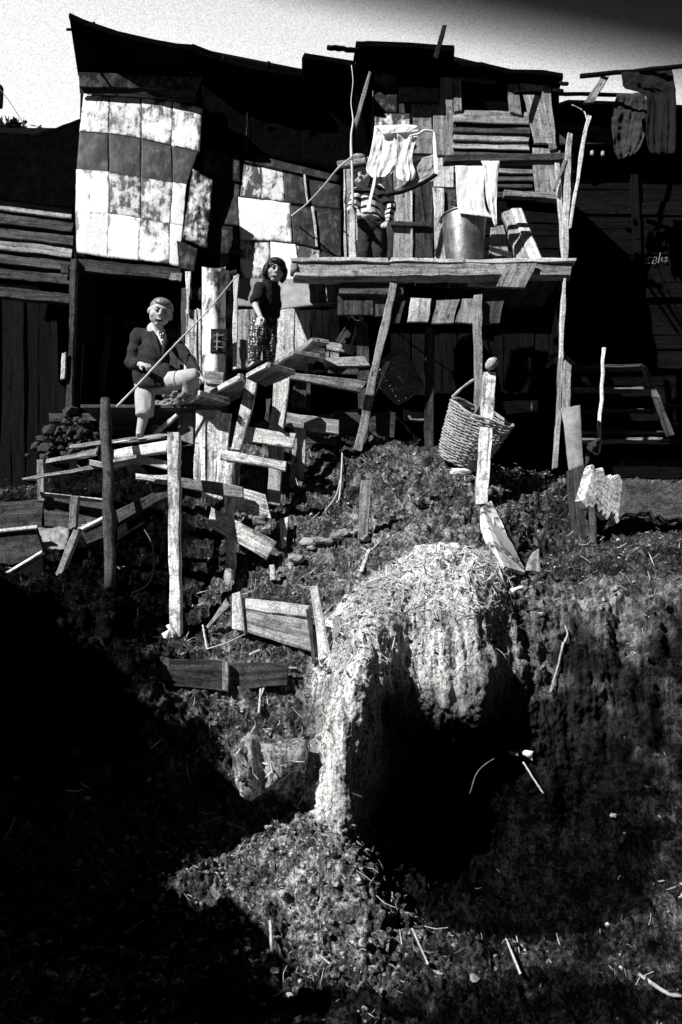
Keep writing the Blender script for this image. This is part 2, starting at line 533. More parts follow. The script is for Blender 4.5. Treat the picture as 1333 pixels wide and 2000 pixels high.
def soil():
    k = NT('hillside_soil')
    oc = k.coords('Object', rand=False)
    at = k.n('ShaderNodeAttribute', attribute_name='clay')
    n1 = k.noise(oc, 9, 8, 0.7, 0.3)
    n2 = k.noise(oc, 55, 4, 0.75)
    n = k.math('ADD', k.math('MULTIPLY', n1, 0.4), k.math('MULTIPLY', n2, 0.6))
    dark = k.ramp(n, [(0.38, 0.004), (0.5, 0.04), (0.59, 0.17), (0.68, 0.5)])
    st = k.coords('Object', (30, 30, 3.2), rand=False)
    s1 = k.noise(st, 1.0, 6, 0.7, 0.5)
    s2 = k.noise(oc, 60, 3, 0.7)
    s = k.math('ADD', k.math('MULTIPLY', s1, 0.55), k.math('MULTIPLY', s2, 0.45))
    clay = k.ramp(s, [(0.38, 0.03), (0.455, 0.32), (0.54, 0.86)])
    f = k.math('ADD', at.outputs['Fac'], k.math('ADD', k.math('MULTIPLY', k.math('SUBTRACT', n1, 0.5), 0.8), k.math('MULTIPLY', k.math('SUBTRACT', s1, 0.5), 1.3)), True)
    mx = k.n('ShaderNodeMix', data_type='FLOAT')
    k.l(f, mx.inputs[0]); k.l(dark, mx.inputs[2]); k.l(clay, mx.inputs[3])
    tone = k.n('ShaderNodeAttribute', attribute_name='soil_shade')  # soil colour carries painted shade on top of random tone
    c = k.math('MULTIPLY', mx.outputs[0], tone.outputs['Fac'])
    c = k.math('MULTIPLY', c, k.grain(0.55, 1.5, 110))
    h = k.math('ADD', n, k.math('MULTIPLY', s1, 0.5))
    return k.out(c, 0.95, h, 0.9, 0.03, spec=0.0)
M['soil'] = soil()
def clodm():
    k = NT('dry_clods')
    oc = k.coords('Object', rand=False)
    n = k.noise(oc, 26, 3, 0.7)
    c = k.ramp(n, [(0.40, 0.012), (0.52, 0.09), (0.62, 0.42)])
    return k.out(k.math('MULTIPLY', c, k.grain(0.5, 1.5, 110)), 0.95, spec=0.1)
M['clod'] = clodm()

# ---------------------------------------------------------------- the hillside: one sheet, banks, mound and hollow
# columns seen at px; each lists (py, distance) from the near foot to the house base
COLS = [
 (-1500, [(2000, 2.8), (1880, 3.2), (1700, 3.5), (1560, 3.8), (1420, 4.0), (1280, 4.2), (1120, 4.4), (1060, 4.9), (1010, 5.4), (900, 6.3)]),
 (-500, [(2000, 2.8), (1880, 3.2), (1720, 3.5), (1580, 3.7), (1430, 3.85), (1290, 4.0), (1130, 4.3), (1070, 4.8), (1020, 5.3), (930, 6.2)]),
 (0, [(2000, 2.8), (1890, 3.2), (1750, 3.5), (1640, 3.65), (1500, 3.8), (1340, 4.0), (1165, 4.35), (1110, 4.8), (1050, 5.3), (960, 6.2)]),
 (150, [(2000, 2.8), (1890, 3.2), (1740, 3.5), (1630, 3.65), (1490, 3.8), (1330, 4.0), (1160, 4.4), (1110, 4.8), (1045, 5.3), (915, 6.2)]),
 (260, [(2000, 2.8), (1880, 3.2), (1720, 3.5), (1610, 3.7), (1480, 3.85), (1350, 4.1), (1225, 4.5), (1160, 5.0), (1040, 5.5), (895, 6.2)]),
 (340, [(2000, 2.8), (1870, 3.2), (1705, 3.5), (1600, 3.75), (1490, 3.95), (1390, 4.15), (1275, 4.55), (1200, 4.95), (1080, 5.5), (880, 6.2)]),
 (450, [(2000, 2.8), (1860, 3.2), (1690, 3.55), (1600, 3.85), (1500, 3.95), (1425, 4.15), (1290, 4.5), (1215, 4.85), (1080, 5.35), (870, 6.15)]),
 (540, [(2000, 2.8), (1860, 3.2), (1665, 3.55), (1590, 3.95), (1490, 3.9), (1415, 4.15), (1290, 4.5), (1190, 4.85), (1050, 5.35), (865, 6.1)]),
 (610, [(2000, 2.8), (1860, 3.2), (1670, 3.5), (1590, 3.85), (1490, 3.95), (1400, 4.15), (1290, 4.45), (1160, 4.85), (1020, 5.35), (860, 6.1)]),
 (655, [(2000, 2.8), (1860, 3.2), (1690, 3.44), (1600, 3.58), (1470, 3.6), (1360, 3.74), (1270, 4.3), (1150, 4.8), (1020, 5.3), (860, 6.05)]),
 (700, [(2000, 2.8), (1870, 3.12), (1735, 3.36), (1610, 3.66), (1450, 3.6), (1320, 3.62), (1220, 3.92), (1130, 4.7), (1010, 5.3), (865, 6.0)]),
 (750, [(2000, 2.8), (1880, 3.12), (1790, 3.34), (1640, 3.9), (1460, 3.84), (1310, 3.74), (1195, 3.97), (1115, 4.6), (1005, 5.25), (870, 6.0)]),
 (800, [(2000, 2.8), (1890, 3.12), (1830, 3.3), (1690, 4.0), (1500, 3.98), (1340, 3.88), (1140, 4.15), (1085, 4.6), (990, 5.25), (875, 6.0)]),
 (860, [(2000, 2.8), (1890, 3.12), (1840, 3.28), (1700, 4.15), (1520, 4.3), (1350, 3.88), (1110, 4.08), (1060, 4.6), (975, 5.25), (880, 6.0)]),
 (930, [(2000, 2.8), (1890, 3.12), (1840, 3.28), (1700, 4.15), (1520, 4.3), (1350, 3.9), (1120, 4.1), (1065, 4.65), (985, 5.25), (900, 6.0)]),
 (985, [(2000, 2.8), (1890, 3.12), (1835, 3.3), (1700, 4.15), (1520, 4.25), (1360, 4.1), (1140, 4.25), (1080, 4.75), (1000, 5.3), (920, 6.0)]),
 (1050, [(2000, 2.8), (1880, 3.12), (1815, 3.35), (1680, 4.0), (1520, 4.15), (1360, 4.2), (1165, 4.4), (1100, 4.9), (1015, 5.4), (935, 6.0)]),
 (1150, [(2000, 2.8), (1870, 3.15), (1770, 3.4), (1640, 3.95), (1490, 4.1), (1320, 4.2), (1165, 4.45), (1110, 4.9), (1030, 5.4), (940, 6.0)]),
 (1333, [(2000, 2.8), (1830, 3.2), (1660, 3.5), (1550, 3.8), (1420, 4.0), (1280, 4.2), (1130, 4.5), (1085, 4.9), (1020, 5.4), (930, 6.1)]),
 (1800, [(2000, 2.8), (1830, 3.2), (1640, 3.5), (1520, 3.8), (1400, 4.0), (1260, 4.2), (1110, 4.5), (1060, 4.9), (1000, 5.4), (910, 6.2)]),
 (3000, [(2000, 2.8), (1830, 3.2), (1640, 3.5), (1520, 3.8), (1400, 4.0), (1260, 4.2), (1110, 4.5), (1060, 4.9), (1000, 5.4), (910, 6.2)]),
]
ctl = []
for px, rows in COLS:
    pts = [np.array(P(px, py, Y)) for py, Y in rows]
    x = pts[0][0]
    near = [np.array([pts[0][0], -60.0, -3.0]), np.array([pts[0][0], -4.0, -1.75]), np.array([pts[0][0], 1.2, -1.42])]
    top = pts[-1]
    far = [np.array([top[0], 7.3, top[2] + 0.12]), np.array([top[0], 9.5, top[2] + 0.5]), np.array([top[0], 30, 2.2]), np.array([top[0], 160, 4.0])]
    ctl.append(near + pts + far)
first, last = ctl[0], ctl[-1]
ctl = [[p + np.array([-70, 0, 0]) for p in first], [p + np.array([-12, 0, 0]) for p in first]] + ctl + [[p + np.array([12, 0, 0]) for p in last], [p + np.array([70, 0, 0]) for p in last]]
ctl = np.array(ctl)                     # (cols, rows, 3)
def cr_axis(A, m):
    """Catmull-Rom resample along axis 0 with m samples for every span"""
    n = A.shape[0]
    E = np.concatenate([2 * A[:1] - A[1:2], A, 2 * A[-1:] - A[-2:-1]], 0)
    out = []
    for k in range(n - 1):
        a, b, c, d = E[k], E[k + 1], E[k + 2], E[k + 3]
        mm = m[k]
        for i in range(mm + (k == n - 2)):
            s = i / mm
            out.append(0.5 * (2 * b + (c - a) * s + (2 * a - 5 * b + 4 * c - d) * s * s + (3 * b - a - 3 * c + d) * s ** 3))
    return np.array(out)
colspan = [3, 3, 10, 30, 40, 30, 24, 32, 28, 24, 16, 18, 18, 18, 22, 26, 22, 26, 34, 46, 30, 8, 3, 3]
rowspan = [4, 6, 18, 64, 52, 52, 54, 54, 54, 54, 34, 36, 32, 18, 8, 4]
rowspan = rowspan[:ctl.shape[1] - 1]
Gd = cr_axis(ctl, colspan)
Gd = np.transpose(cr_axis(np.transpose(Gd, (1, 0, 2)), rowspan), (1, 0, 2))
NX, NY = Gd.shape[:2]
def grid_normals(G):
    du = np.gradient(G, axis=0); dv = np.gradient(G, axis=1)
    n = np.cross(du, dv); n /= np.linalg.norm(n, axis=-1)[..., None] + 1e-9
    return n
nr = grid_normals(Gd)
flat = Gd.reshape(-1, 3)
def pxpy(V):
    f = V[:, 1] * _cp + V[:, 2] * _sp; f = np.where(f < 0.05, 0.05, f)
    return 666.5 + F * V[:, 0] / f, 1000 - F * (-V[:, 1] * _sp + V[:, 2] * _cp) / f
qx, qy = pxpy(flat)
near_m = ((flat[:, 1] > 1.0) & (flat[:, 1] < 8) & (np.abs(flat[:, 0]) < 5)).astype(float)
# pale worn clay of the mound, dark rubbish earth elsewhere
def blob_m(cx, cy, rx, ry, p=2): return np.exp(-(np.abs((qx - cx) / rx) ** p + np.abs((qy - cy) / ry) ** p))
ymid = (flat[:, 1] > 3.3) & (flat[:, 1] < 4.6)
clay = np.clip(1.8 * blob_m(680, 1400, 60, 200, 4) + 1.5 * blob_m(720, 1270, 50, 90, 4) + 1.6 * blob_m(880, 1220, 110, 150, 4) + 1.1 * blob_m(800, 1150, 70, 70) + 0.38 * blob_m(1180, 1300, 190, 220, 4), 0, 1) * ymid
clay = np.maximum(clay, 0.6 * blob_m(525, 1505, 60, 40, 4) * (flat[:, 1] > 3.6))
shade_tone = np.ones(len(flat)) * 0.75
shade_tone = np.where(flat[:, 1] > 4.35, 0.95, shade_tone)
# shade painted into the soil of gully, landing, hollow, right bank and bottom band
shade_m = 1.3 * blob_m(90, 1250, 260, 330, 4) + 0.9 * blob_m(1250, 1500, 260, 260, 4) + 0.6 * blob_m(1150, 1880, 330, 130, 4) + 0.6 * blob_m(1250, 1150, 230, 200, 4) + 1.3 * blob_m(250, 1020, 130, 190, 4) + 1.2 * blob_m(930, 1600, 230, 230, 4) * (flat[:, 1] > 3.35) + 1.0 * blob_m(800, 2010, 620, 105) * np.clip(1 + 1.2 * fbm(flat * 4 + 6, 3), 0, 2) + 0.9 * blob_m(1090, 1640, 170, 190, 4) * (flat[:, 1] > 3.3)
shade_tone = shade_tone + 1.3 * blob_m(560, 1760, 190, 140, 4)  + 0.5 * blob_m(700, 1060, 250, 90, 4)  # foreground patch painted brighter, as if sunlit
shade_tone = shade_tone * np.clip(1 - 0.9 * shade_m * np.clip(1 + 0.8 * fbm(flat * 6 + 2, 3), 0.5, 1.6), 0.06, 1) * np.clip(1 + fbm(flat * 2.3 + 9, 3) * 1.1, 0.35, 1.7)
st3 = flat * np.array([16, 16, 1.6])
streak = fbm(st3, 4)
cliff = blob_m(1230, 1400, 260, 290, 4) * (flat[:, 1] > 3.5) * (flat[:, 1] < 4.7) + 0.6 * blob_m(80, 1350, 300, 250, 4) * (flat[:, 1] > 3.6) * (flat[:, 1] < 4.7)
chasm = fbm(flat * np.array([7, 7, 0.9]) + 3, 4) * 0.13 + fbm(flat * np.array([2.0, 2.0, 8]) + 8, 3) * 0.05
rough = fbm(flat * 1.7 + 2, 2) * 0.07 + fbm(flat * 3.1, 3) * 0.07 + fbm(flat * 11, 4) * 0.045 + fbm(flat * 38, 3) * 0.022 - np.abs(fbm(flat * 26 + 4, 3)) * 0.035 * (flat[:, 1] < 3.75)
clods = np.abs(fbm(flat * 19 + 5, 3)) * 0.055
disp = near_m * (cliff * chasm + 0.15 * blob_m(522, 1502, 64, 24, 4) * np.clip(1 + 1.6 * fbm(flat * 7 + 1, 3) + 0.9 * fbm(flat * 24, 3), 0, 2) * (flat[:, 1] > 3.5) + (1 - clay) * (rough + clods) + clay * (streak * 0.035 + fbm(flat * 4, 3) * 0.05 + fbm(flat * 30, 3) * 0.012))
damp = np.clip((flat[:, 1] - 1) / 2.2, 0.3, 1)
V = flat + nr.reshape(-1, 3) * (disp * damp)[:, None] * (1 if nr[..., 2].mean() > 0 else -1)
ii = (np.arange(NX - 1)[:, None] * NY + np.arange(NY - 1)[None, :]).ravel()
fq = np.stack([ii, ii + NY, ii + NY + 1, ii + 1], 1)
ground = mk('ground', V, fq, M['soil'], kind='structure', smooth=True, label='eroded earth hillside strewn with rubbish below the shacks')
for nm, arr in (('clay', clay), ('soil_shade', shade_tone)):
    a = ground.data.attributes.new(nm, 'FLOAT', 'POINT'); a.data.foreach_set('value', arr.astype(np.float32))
TV = V
tx, ty = pxpy(V)
TN = grid_normals(V.reshape(NX, NY, 3)).reshape(-1, 3)
if TN[:, 2].mean() < 0: TN = -TN
okv = (V[:, 1] > 1.5) & (V[:, 1] < 8)
_ix = np.nonzero(okv)[0]
def G(px, py):
    """point of the hillside seen at (px, py)"""
    d = (tx[_ix] - px) ** 2 + (ty[_ix] - py) ** 2
    c = _ix[d < max(d.min() * 1.0 + 1e-9, 60)]
    k = c[np.argmin(V[c, 1] + 0.0005 * ((tx[c] - px) ** 2 + (ty[c] - py) ** 2))]
    return Vector(V[k])
def gy(px, py): return G(px, py).y

# ---------------------------------------------------------------- litter
def litter(name, n, mask, size, mat, label, aspect=(2.5, 5), lift=0.004, curl=0.3, seed=1):
    r = np.random.default_rng(seed)
    w = mask.copy(); w /= w.sum()
    idx = r.choice(len(TV), n, p=w)
    c = TV[idx] + r.normal(size=(n, 3)) * 0.012
    nn = TN[idx] + r.normal(size=(n, 3)) * 0.45; nn /= np.linalg.norm(nn, axis=1)[:, None]
    a = r.normal(size=(n, 3)); a -= nn * (a * nn).sum(1)[:, None]; a /= np.linalg.norm(a, axis=1)[:, None]
    b = np.cross(nn, a)
    L = r.uniform(size[0], size[1], n)[:, None]; W = L / r.uniform(aspect[0], aspect[1], n)[:, None]
    c = c + TN[idx] * lift
    k = r.uniform(-curl, curl, n)[:, None]
    t = 0.0016
    # a small bent sliver with real thickness: 2 x 3 points top and bottom
    rows = []
    for zz in (0, -t):
        for s, ws in ((-1, 0.45), (0, 1.0), (1, 0.3)):
            base = c + a * L * s * 0.5 + nn * (zz + k * L * s * s * 0.5)
            rows += [base - b * W * 0.5 * ws, base + b * W * 0.5 * ws]
    Vv = np.stack(rows, 1).reshape(-1, 3)
    f0 = np.array([[0, 2, 3, 1], [2, 4, 5, 3], [7, 9, 8, 6], [9, 11, 10, 8], [0, 6, 8, 2], [2, 8, 10, 4], [1, 3, 9, 7], [3, 5, 11, 9], [0, 1, 7, 6], [4, 10, 11, 5]])
    fq = (f0[None] + (np.arange(n) * 12)[:, None, None]).reshape(-1, 4)
    return mk(name, Vv, fq, mat, kind='stuff', label=label, cat='litter')
def zone(x0, x1, y0, y1): return ((tx > x0) & (tx < x1) & (ty > y0) & (ty < y1) & okv).astype(float)
area = np.linalg.norm(np.cross(np.gradient(V.reshape(NX, NY, 3), axis=0), np.gradient(V.reshape(NX, NY, 3), axis=1)), axis=-1).ravel()
base = area * zone(-120, 1450, 880, 2080) * (TN[:, 2] > 0.25)
base = base * np.clip((shade_tone - 0.2) * 3, 0.02, 1)
litter('pale_litter', 3200, base * (0.25 + 0.75 * (ty > 1600)), (0.010, 0.035), M['leaf'], 'pale scraps of leaf and straw strewn over the earth', (3, 8), seed=3)
litter('dark_litter', 4000, base, (0.015, 0.05), M['leafd'], 'dark rotting leaves strewn over the earth', (2.5, 6), seed=4)
litter('straw_litter', 1500, area * (zone(740, 990, 1080, 1200) + 0.7 * zone(660, 760, 1190, 1300) + 0.12 * zone(470, 590, 1460, 1520)) * (clay > 0.2), (0.02, 0.09), M['straw'], 'bleached straw lying over the top of the pale clay mound', (7, 16), 0.008, 0.5, seed=5)
litter('straw_wisps', 900, base, (0.04, 0.12), M['straw'], 'thin pale straws scattered across the slope', (14, 25), 0.008, 0.3, seed=6)

def rock_data(c, r, seg=2, sq=(1, 1, 1), seed=0):
    bm = bmesh.new(); bmesh.ops.create_icosphere(bm, subdivisions=seg, radius=1)
    v = np.array([tuple(x.co) for x in bm.verts]); f = [[l.index for l in x.verts] for x in bm.faces]; bm.free()
    n = fbm(v * 0.9 + seed * 3.7, 3)
    n = n * 1.5 + 0.6 * fbm(v * 2.2 + seed, 3) + 0.3 * np.abs(fbm(v * 1.7 + seed * 2, 2))
    v = v * (1 + 0.5 * n)[:, None] * np.array(sq) * r
    return v + np.array(c), f
rr = np.random.default_rng(9)
w = base * (TN[:, 2] > 0.3) * (0.4 + 1.6 * (ty > 1600) * (tx < 780)); w = w / w.sum()
idx = rr.choice(len(TV), 8000, p=w)
VV = []; FF = []; off = 0
tmpl = [rock_data((0, 0, 0), 1, 1, (1, 1, 0.7), s) for s in range(12)]
for k, i in enumerate(idx):
    v, f = tmpl[k % 12]
    a = rr.uniform(0, 6.28); ca, sa = math.cos(a), math.sin(a)
    s = 0.005 + 0.019 * rr.random() ** 3
    vv = v * s; vv = np.stack([vv[:, 0] * ca - vv[:, 1] * sa, vv[:, 0] * sa + vv[:, 1] * ca, vv[:, 2]], 1) + TV[i]
    VV.append(vv); FF += [[x + off for x in y] for y in f]; off += len(v)
mk('clods', np.vstack(VV), FF, M['clod'], kind='stuff', label='small clods of earth and pebbles over the slope', cat='clods')

# ================================================================ SHACKS
def at(px, py, Y): return P(px, py, Y)

# ---- left shack: patched with flattened tins
YL = 6.3
ls = thing('shack', P(260, 870, YL), 'tall leaning shack patched with rows of pale and dark flattened tins', 'shack', 'hillside shacks')
prism('wall', pp([(158, 160), (392, 155), (392, 300), (366, 365), (354, 520), (152, 500)], YL + 0.06), 0.05, M['wb'], ls)
X1 = [(163, 183), (215, 187), (277, 188), (338, 197), (395, 211)]
X2 = [(155, 256), (212, 260), (276, 270), (335, 283), (390, 296)]
X3 = [(149, 332), (213, 336), (275, 345), (338, 357), (364, 361)]
X4 = [(147, 412), (213, 417), (275, 426), (332, 437), (357, 442)]
X5 = [(150, 494), (210, 503), (270, 509), (331, 516), (348, 521)]
tone = [['tl', 'tl', 'tl', 'tl'], ['td', 'td', 'td', 'td'], ['tw', 'tm', 'tl', 'tw'], ['tw', 'tw', 'tl', 'tw']]
rowsX = [X1, X2, X3, X4, X5]
for r in range(4):
    for c in range(4):
        t0, t1 = rowsX[r][c], rowsX[r][c + 1]; b0, b1 = rowsX[r + 1][c], rowsX[r + 1][c + 1]
        if r == 1 and c == 3: t1, b1 = (388, 297), (364, 361)
        o = 3 if r < 3 else 0
        g = rng.uniform(-1, 1)
        yy = YL + 0.02 - 0.006 * r + rng.uniform(-0.004, 0.004) - 0.003 * c
        sheet('tin_panel', [(t0[0] + 0.6, t0[1] + g), (t1[0] + 0.9, t1[1] + g), (b1[0] + 0.9, b1[1] + o), (b0[0] + 0.6, b0[1] + o)], yy, M[tone[r][c]], ls, bulge=0.003)
q('fascia_board', [(154, 140), (392, 152), (386, 178), (155, 168)], [YL - 0.10, YL - 0.10, YL - 0.06, YL - 0.06], 0.02, M['felt'], ls)
q('fascia_board', [(155, 165), (386, 176), (384, 199), (156, 182)], [YL - 0.06, YL - 0.06, YL - 0.03, YL - 0.03], 0.02, M['wd'], ls)
top = [(135, 28), (160, 40), (185, 49), (230, 64), (300, 80), (345, 88), (376, 90)]
prism('felt_sheet', pp(top + [(391, 150), (153, 148)], [YL - 0.35] * 7 + [YL - 0.05] * 2), 0.03, M['tar'], ls)
def roof(pts, Yf, Yb, drop, parent, t=0.03, mat='tar', name='roof'):
    f = [P(a, b, Yf) for a, b in pts]
    bk = [Vector((p.x, Yb, p.z - drop)) for p in f]
    V = f + bk + [p - Vector((0, 0, t)) for p in f] + [p - Vector((0, 0, t)) for p in bk]
    n = len(f); Fc = []
    for i in range(n - 1):
        Fc += [[i, i + 1, n + i + 1, n + i], [2 * n + i, 3 * n + i, 3 * n + i + 1, 2 * n + i + 1], [i, 2 * n + i, 2 * n + i + 1, i + 1], [n + i, n + i + 1, 3 * n + i + 1, 3 * n + i]]
    Fc += [[0, n, 3 * n, 2 * n], [n - 1, 3 * n - 1, 4 * n - 1, 2 * n - 1]]
    o = mk(name, V, Fc, M[mat], parent, [(p.x, p.y) for p in V]); fixn(o.data); return o
roof(top, YL - 0.36, 9.0, 0.5, ls)
pole('rafter', (132, 58), (150, 60), YL - 0.36, YL - 0.1, 3, M['wb'], ls, n=2)
pole('rafter', (183, 52), (184, 44), YL - 0.34, YL - 0.34, 3, M['wb'], ls, n=2)
q('batten', [(374, 112), (379, 112), (379, 142), (374, 142)], YL - 0.24, 0.02, M['wb'], ls)
# side wall and inside of the left shack
a, b = P(157, 165, YL + 0.05), P(150, 500, YL + 0.05)
for i in range(7):
    y0, y1 = YL + 0.06 + i * 0.3, YL + 0.06 + i * 0.3 + 0.295
    plank3('plank', (a.x + 0.02, y0, a.z + 0.1), (a.x + 0.02, y1, a.z + 0.1), (b.x - 0.02, y0, P(150, 880, YL).z), (b.x - 0.02, y1, P(150, 880, YL).z), 0.02, M['wb'], ls, back=(1, 0, 0))
for i, x in enumerate(range(120, 400, 24)):
    q('plank', [(x, 500), (x + 23, 500), (x + 22, 840), (x - 1, 840)], 7.5 + 0.01 * (i % 2), 0.02, M['wb'], ls)
q('lintel', [(152, 506), (350, 524), (354, 546), (152, 530)], YL - 0.0, 0.05, M['wd'], ls)
q('plank', [(332, 533), (355, 535), (353, 549), (331, 546)], YL - 0.05, 0.015, M['wm'], ls)
q('post', [(138, 505), (151, 506), (144, 700), (134, 700)], YL - 0.06, 0.06, M['wd'], ls)
q('post', [(135, 640), (145, 640), (137, 888), (125, 888)], YL - 0.12, 0.05, M['wd'], ls)
q('post', [(205, 620), (219, 618), (204, 760), (190, 765)], 7.0, 0.04, M['wd'], ls)
q('post', [(158, 600), (172, 600), (168, 735), (156, 735)], 7.05, 0.04, M['wd'], ls)
q('beam', [(240, 622), (355, 634), (354, 642), (240, 632)], 6.9, 0.04, M['wd'], ls)
q('door_jamb', [(363, 528), (373, 529), (370, 613), (364, 614)], YL - 0.14, 0.02, M['wl'], ls)
q('door_jamb', [(355, 563), (364, 563), (362, 715), (352, 710)], YL - 0.08, 0.03, M['wd'], ls)
q('door_plank', [(364, 605), (385, 606), (388, 752), (358, 752)], YL - 0.1, 0.02, M['wspeck'], ls)
q('door_plank', [(385, 604), (394, 604), (393, 752), (388, 752)], YL - 0.09, 0.02, M['wl'], ls)
sheet('tin_patch', [(374, 562), (395, 562), (394, 587), (374, 585)], YL - 0.08, M['felt'], ls)
q('sill_beam', [(95, 806), (272, 808), (272, 823), (97, 823)], YL - 0.2, 0.05, M['wd'], ls)
q('plank', [(300, 640), (352, 638), (352, 720), (318, 725)], 6.7, 0.02, M['wd'], ls)
sheet('crumpled_sheet', [(377, 330), (417, 352), (405, 487), (356, 468)], [YL - 0.05] * 4, M['tx'], ls, crump=0.02, bulge=0.012, nu=22, nv=34)
sheet('tin_patch', [(346, 470), (388, 480), (380, 531), (350, 524)], YL - 0.03, M['felt'], ls)

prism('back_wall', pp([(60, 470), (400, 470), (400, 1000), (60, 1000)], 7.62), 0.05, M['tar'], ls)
# ---- middle shack
YM = 6.6
ms = thing('shack', P(540, 740, YM), 'middle shack under black tar felt with one bright white tin panel over its door', 'shack', 'hillside shacks')
prism('wall', pp([(390, 95), (592, 135), (695, 130), (695, 620), (690, 720), (392, 752)], YM + 0.05), 0.05, M['wb'], ms)
for pts in ([(388, 92), (486, 126), (486, 302), (390, 292)], [(484, 124), (592, 136), (592, 322), (484, 300)], [(590, 112), (692, 124), (690, 340), (590, 320)]):
    sheet('felt_sheet', pts, YM - 0.02 + rng.uniform(-0.006, 0.006), M['tar'], ms, t=0.006, bulge=0.01)
q('seam_batten', [(484, 160), (487, 160), (482, 298), (480, 298)], YM - 0.05, 0.006, M['wd'], ms)
sheet('felt_strip', [(392, 286), (470, 300), (470, 357), (394, 338)], YM - 0.045, M['felt'], ms)
sheet('felt_strip', [(480, 298), (668, 344), (664, 356), (478, 316)], YM - 0.05, M['td'], ms)
def pan(pts, m, yo=0.0, nm='tin_panel', **k): return sheet(nm, pts, YM - 0.03 + yo, M[m], ms, **k)
pan([(478, 312), (512, 318), (512, 390), (469, 386)], 'tm')
pan([(512, 318), (553, 325), (557, 395), (511, 390)], 'tl', -0.004)
pan([(553, 325), (598, 338), (605, 402), (557, 397)], 'td')
pan([(598, 338), (668, 354), (666, 410), (606, 402)], 'td', 0.004)
pan([(466, 385), (567, 397), (572, 474), (469, 467)], 'tw', -0.012, bulge=0.004)
pan([(568, 399), (611, 406), (622, 486), (574, 476)], 'td', -0.006)
q('seam_batten', [(607, 402), (612, 402), (622, 482), (617, 482)], YM - 0.06, 0.006, M['wl'], ms)
q('seam_batten', [(593, 340), (597, 340), (603, 396), (599, 396)], YM - 0.06, 0.006, M['wl'], ms)
pan([(611, 403), (668, 410), (668, 505), (622, 487)], 'td', 0.0)
pan([(469, 467), (530, 472), (530, 546), (470, 543)], 'tl')
pan([(529, 472), (578, 477), (590, 500), (574, 550), (529, 546)][:2] + [(590, 548), (529, 546)], 'tw', -0.004)
pan([(578, 477), (628, 488), (628, 520), (586, 515)], 'tm', 0.002)
pan([(626, 487), (670, 503), (670, 530), (626, 522)], 'td', 0.004)
pan([(412, 334), (470, 352), (468, 442), (408, 440)], 'td')
pan([(407, 440), (468, 444), (469, 500), (404, 492)], 'felt', -0.004)
pan([(392, 490), (469, 500), (468, 545), (390, 545)], 'tar', 0.0)
pan([(466, 543), (546, 545), (546, 602), (462, 598)], 'galv', -0.01)
sheet('awning', [(545, 548), (622, 543), (660, 590), (545, 604)], [YM - 0.12, YM - 0.12, YM - 0.3, YM - 0.3], M['galv'], ms, bulge=0.008, t=0.006)
for pts, m in (([(460, 603), (488, 604), (487, 720), (458, 720)], 'wm'), ([(488, 604), (514, 604), (514, 720), (487, 720)], 'wm'), ([(514, 604), (541, 604), (541, 716), (514, 716)], 'wl'), ([(541, 600), (576, 603), (576, 712), (540, 712)], 'wl'), ([(577, 603), (607, 604), (610, 700), (577, 706)], 'wl'), ([(609, 606), (645, 606), (645, 700), (611, 700)], 'wm'), ([(645, 604), (663, 604), (662, 700), (646, 700)], 'wm')):
    q('door_plank', pts, YM - 0.03 + rng.uniform(-0.006, 0.006), 0.02, M[m], ms)
for pts in ([(390, 545), (420, 545), (420, 750), (390, 750)], [(420, 545), (462, 545), (458, 720), (420, 740)]):
    q('plank', pts, YM - 0.01, 0.02, M['wb'], ms)
roof([(376, 90), (400, 103), (440, 115), (500, 130), (560, 139), (592, 142)], YM - 0.35, 9.0, 0.5, ms)
roof([(592, 107), (640, 113), (694, 124)], YM - 0.4, 9.0, 0.3, ms)
prism('felt_sheet', pp([(376, 90), (440, 115), (500, 130), (592, 142), (592, 152), (380, 150)], [YM - 0.34] * 4 + [YM - 0.06] * 2), 0.02, M['tar'], ms)
prism('felt_sheet', pp([(594, 108), (694, 124), (692, 150), (590, 150)], [YM - 0.39] * 2 + [YM - 0.06] * 2), 0.02, M['tar'], ms)
prism('back_wall', pp([(380, 700), (700, 700), (700, 960), (380, 960)], 6.9), 0.05, M['tar'], ms)
for x, y in ((438, 112), (526, 124)):
    pole('rafter', (x, y + 12), (x, y - 3 if x < 500 else y - 4), YM - 0.38, YM - 0.42, 4, M['wb'], ms, n=2)

# ---- plank shack behind the balcony
YR = 6.5
ps = thing('shack', P(890, 520, YR), 'plank shack with a black window opening standing behind the balcony', 'shack', 'hillside shacks')
prism('wall', pp([(697, 120), (885, 110), (1092, 160), (1096, 520), (697, 520)], YR + 0.06), 0.05, M['wb'], ps)
roof([(692, 112), (696, 82), (720, 80), (800, 83), (888, 90), (889, 100)][1:5], YR - 0.28, 9.2, 0.4, ps, 0.05)
prism('felt_sheet', pp([(696, 82), (888, 90), (887, 140), (860, 150), (740, 142), (690, 122)], [YR - 0.27, YR - 0.27, YR - 0.07, YR - 0.06, YR - 0.06, YR - 0.2]), 0.02, M['tar'], ps)
prism('felt_sheet', pp([(690, 122), (728, 140), (728, 330), (692, 330)], [YR - 0.2, YR - 0.05, YR - 0.02, YR - 0.02]), 0.01, M['tar'], ps)
roof([(884, 121), (938, 124), (940, 121), (1000, 138), (1020, 136), (1060, 139), (1100, 146)], YR - 0.14, 9.0, 0.3, ps, 0.035)
prism('felt_sheet', pp([(884, 122), (938, 125), (1000, 139), (1060, 140), (1100, 147), (1090, 166), (1010, 150), (886, 134)], [YR - 0.13] * 5 + [YR - 0.05] * 3), 0.02, M['tar'], ps)
for (x, y) in ((1108, 164), (1098, 178)):
    pole('rafter', (x, y), (x - 20, y - 2), YR - 0.3, YR, 4, M['wb'], ps, n=3)
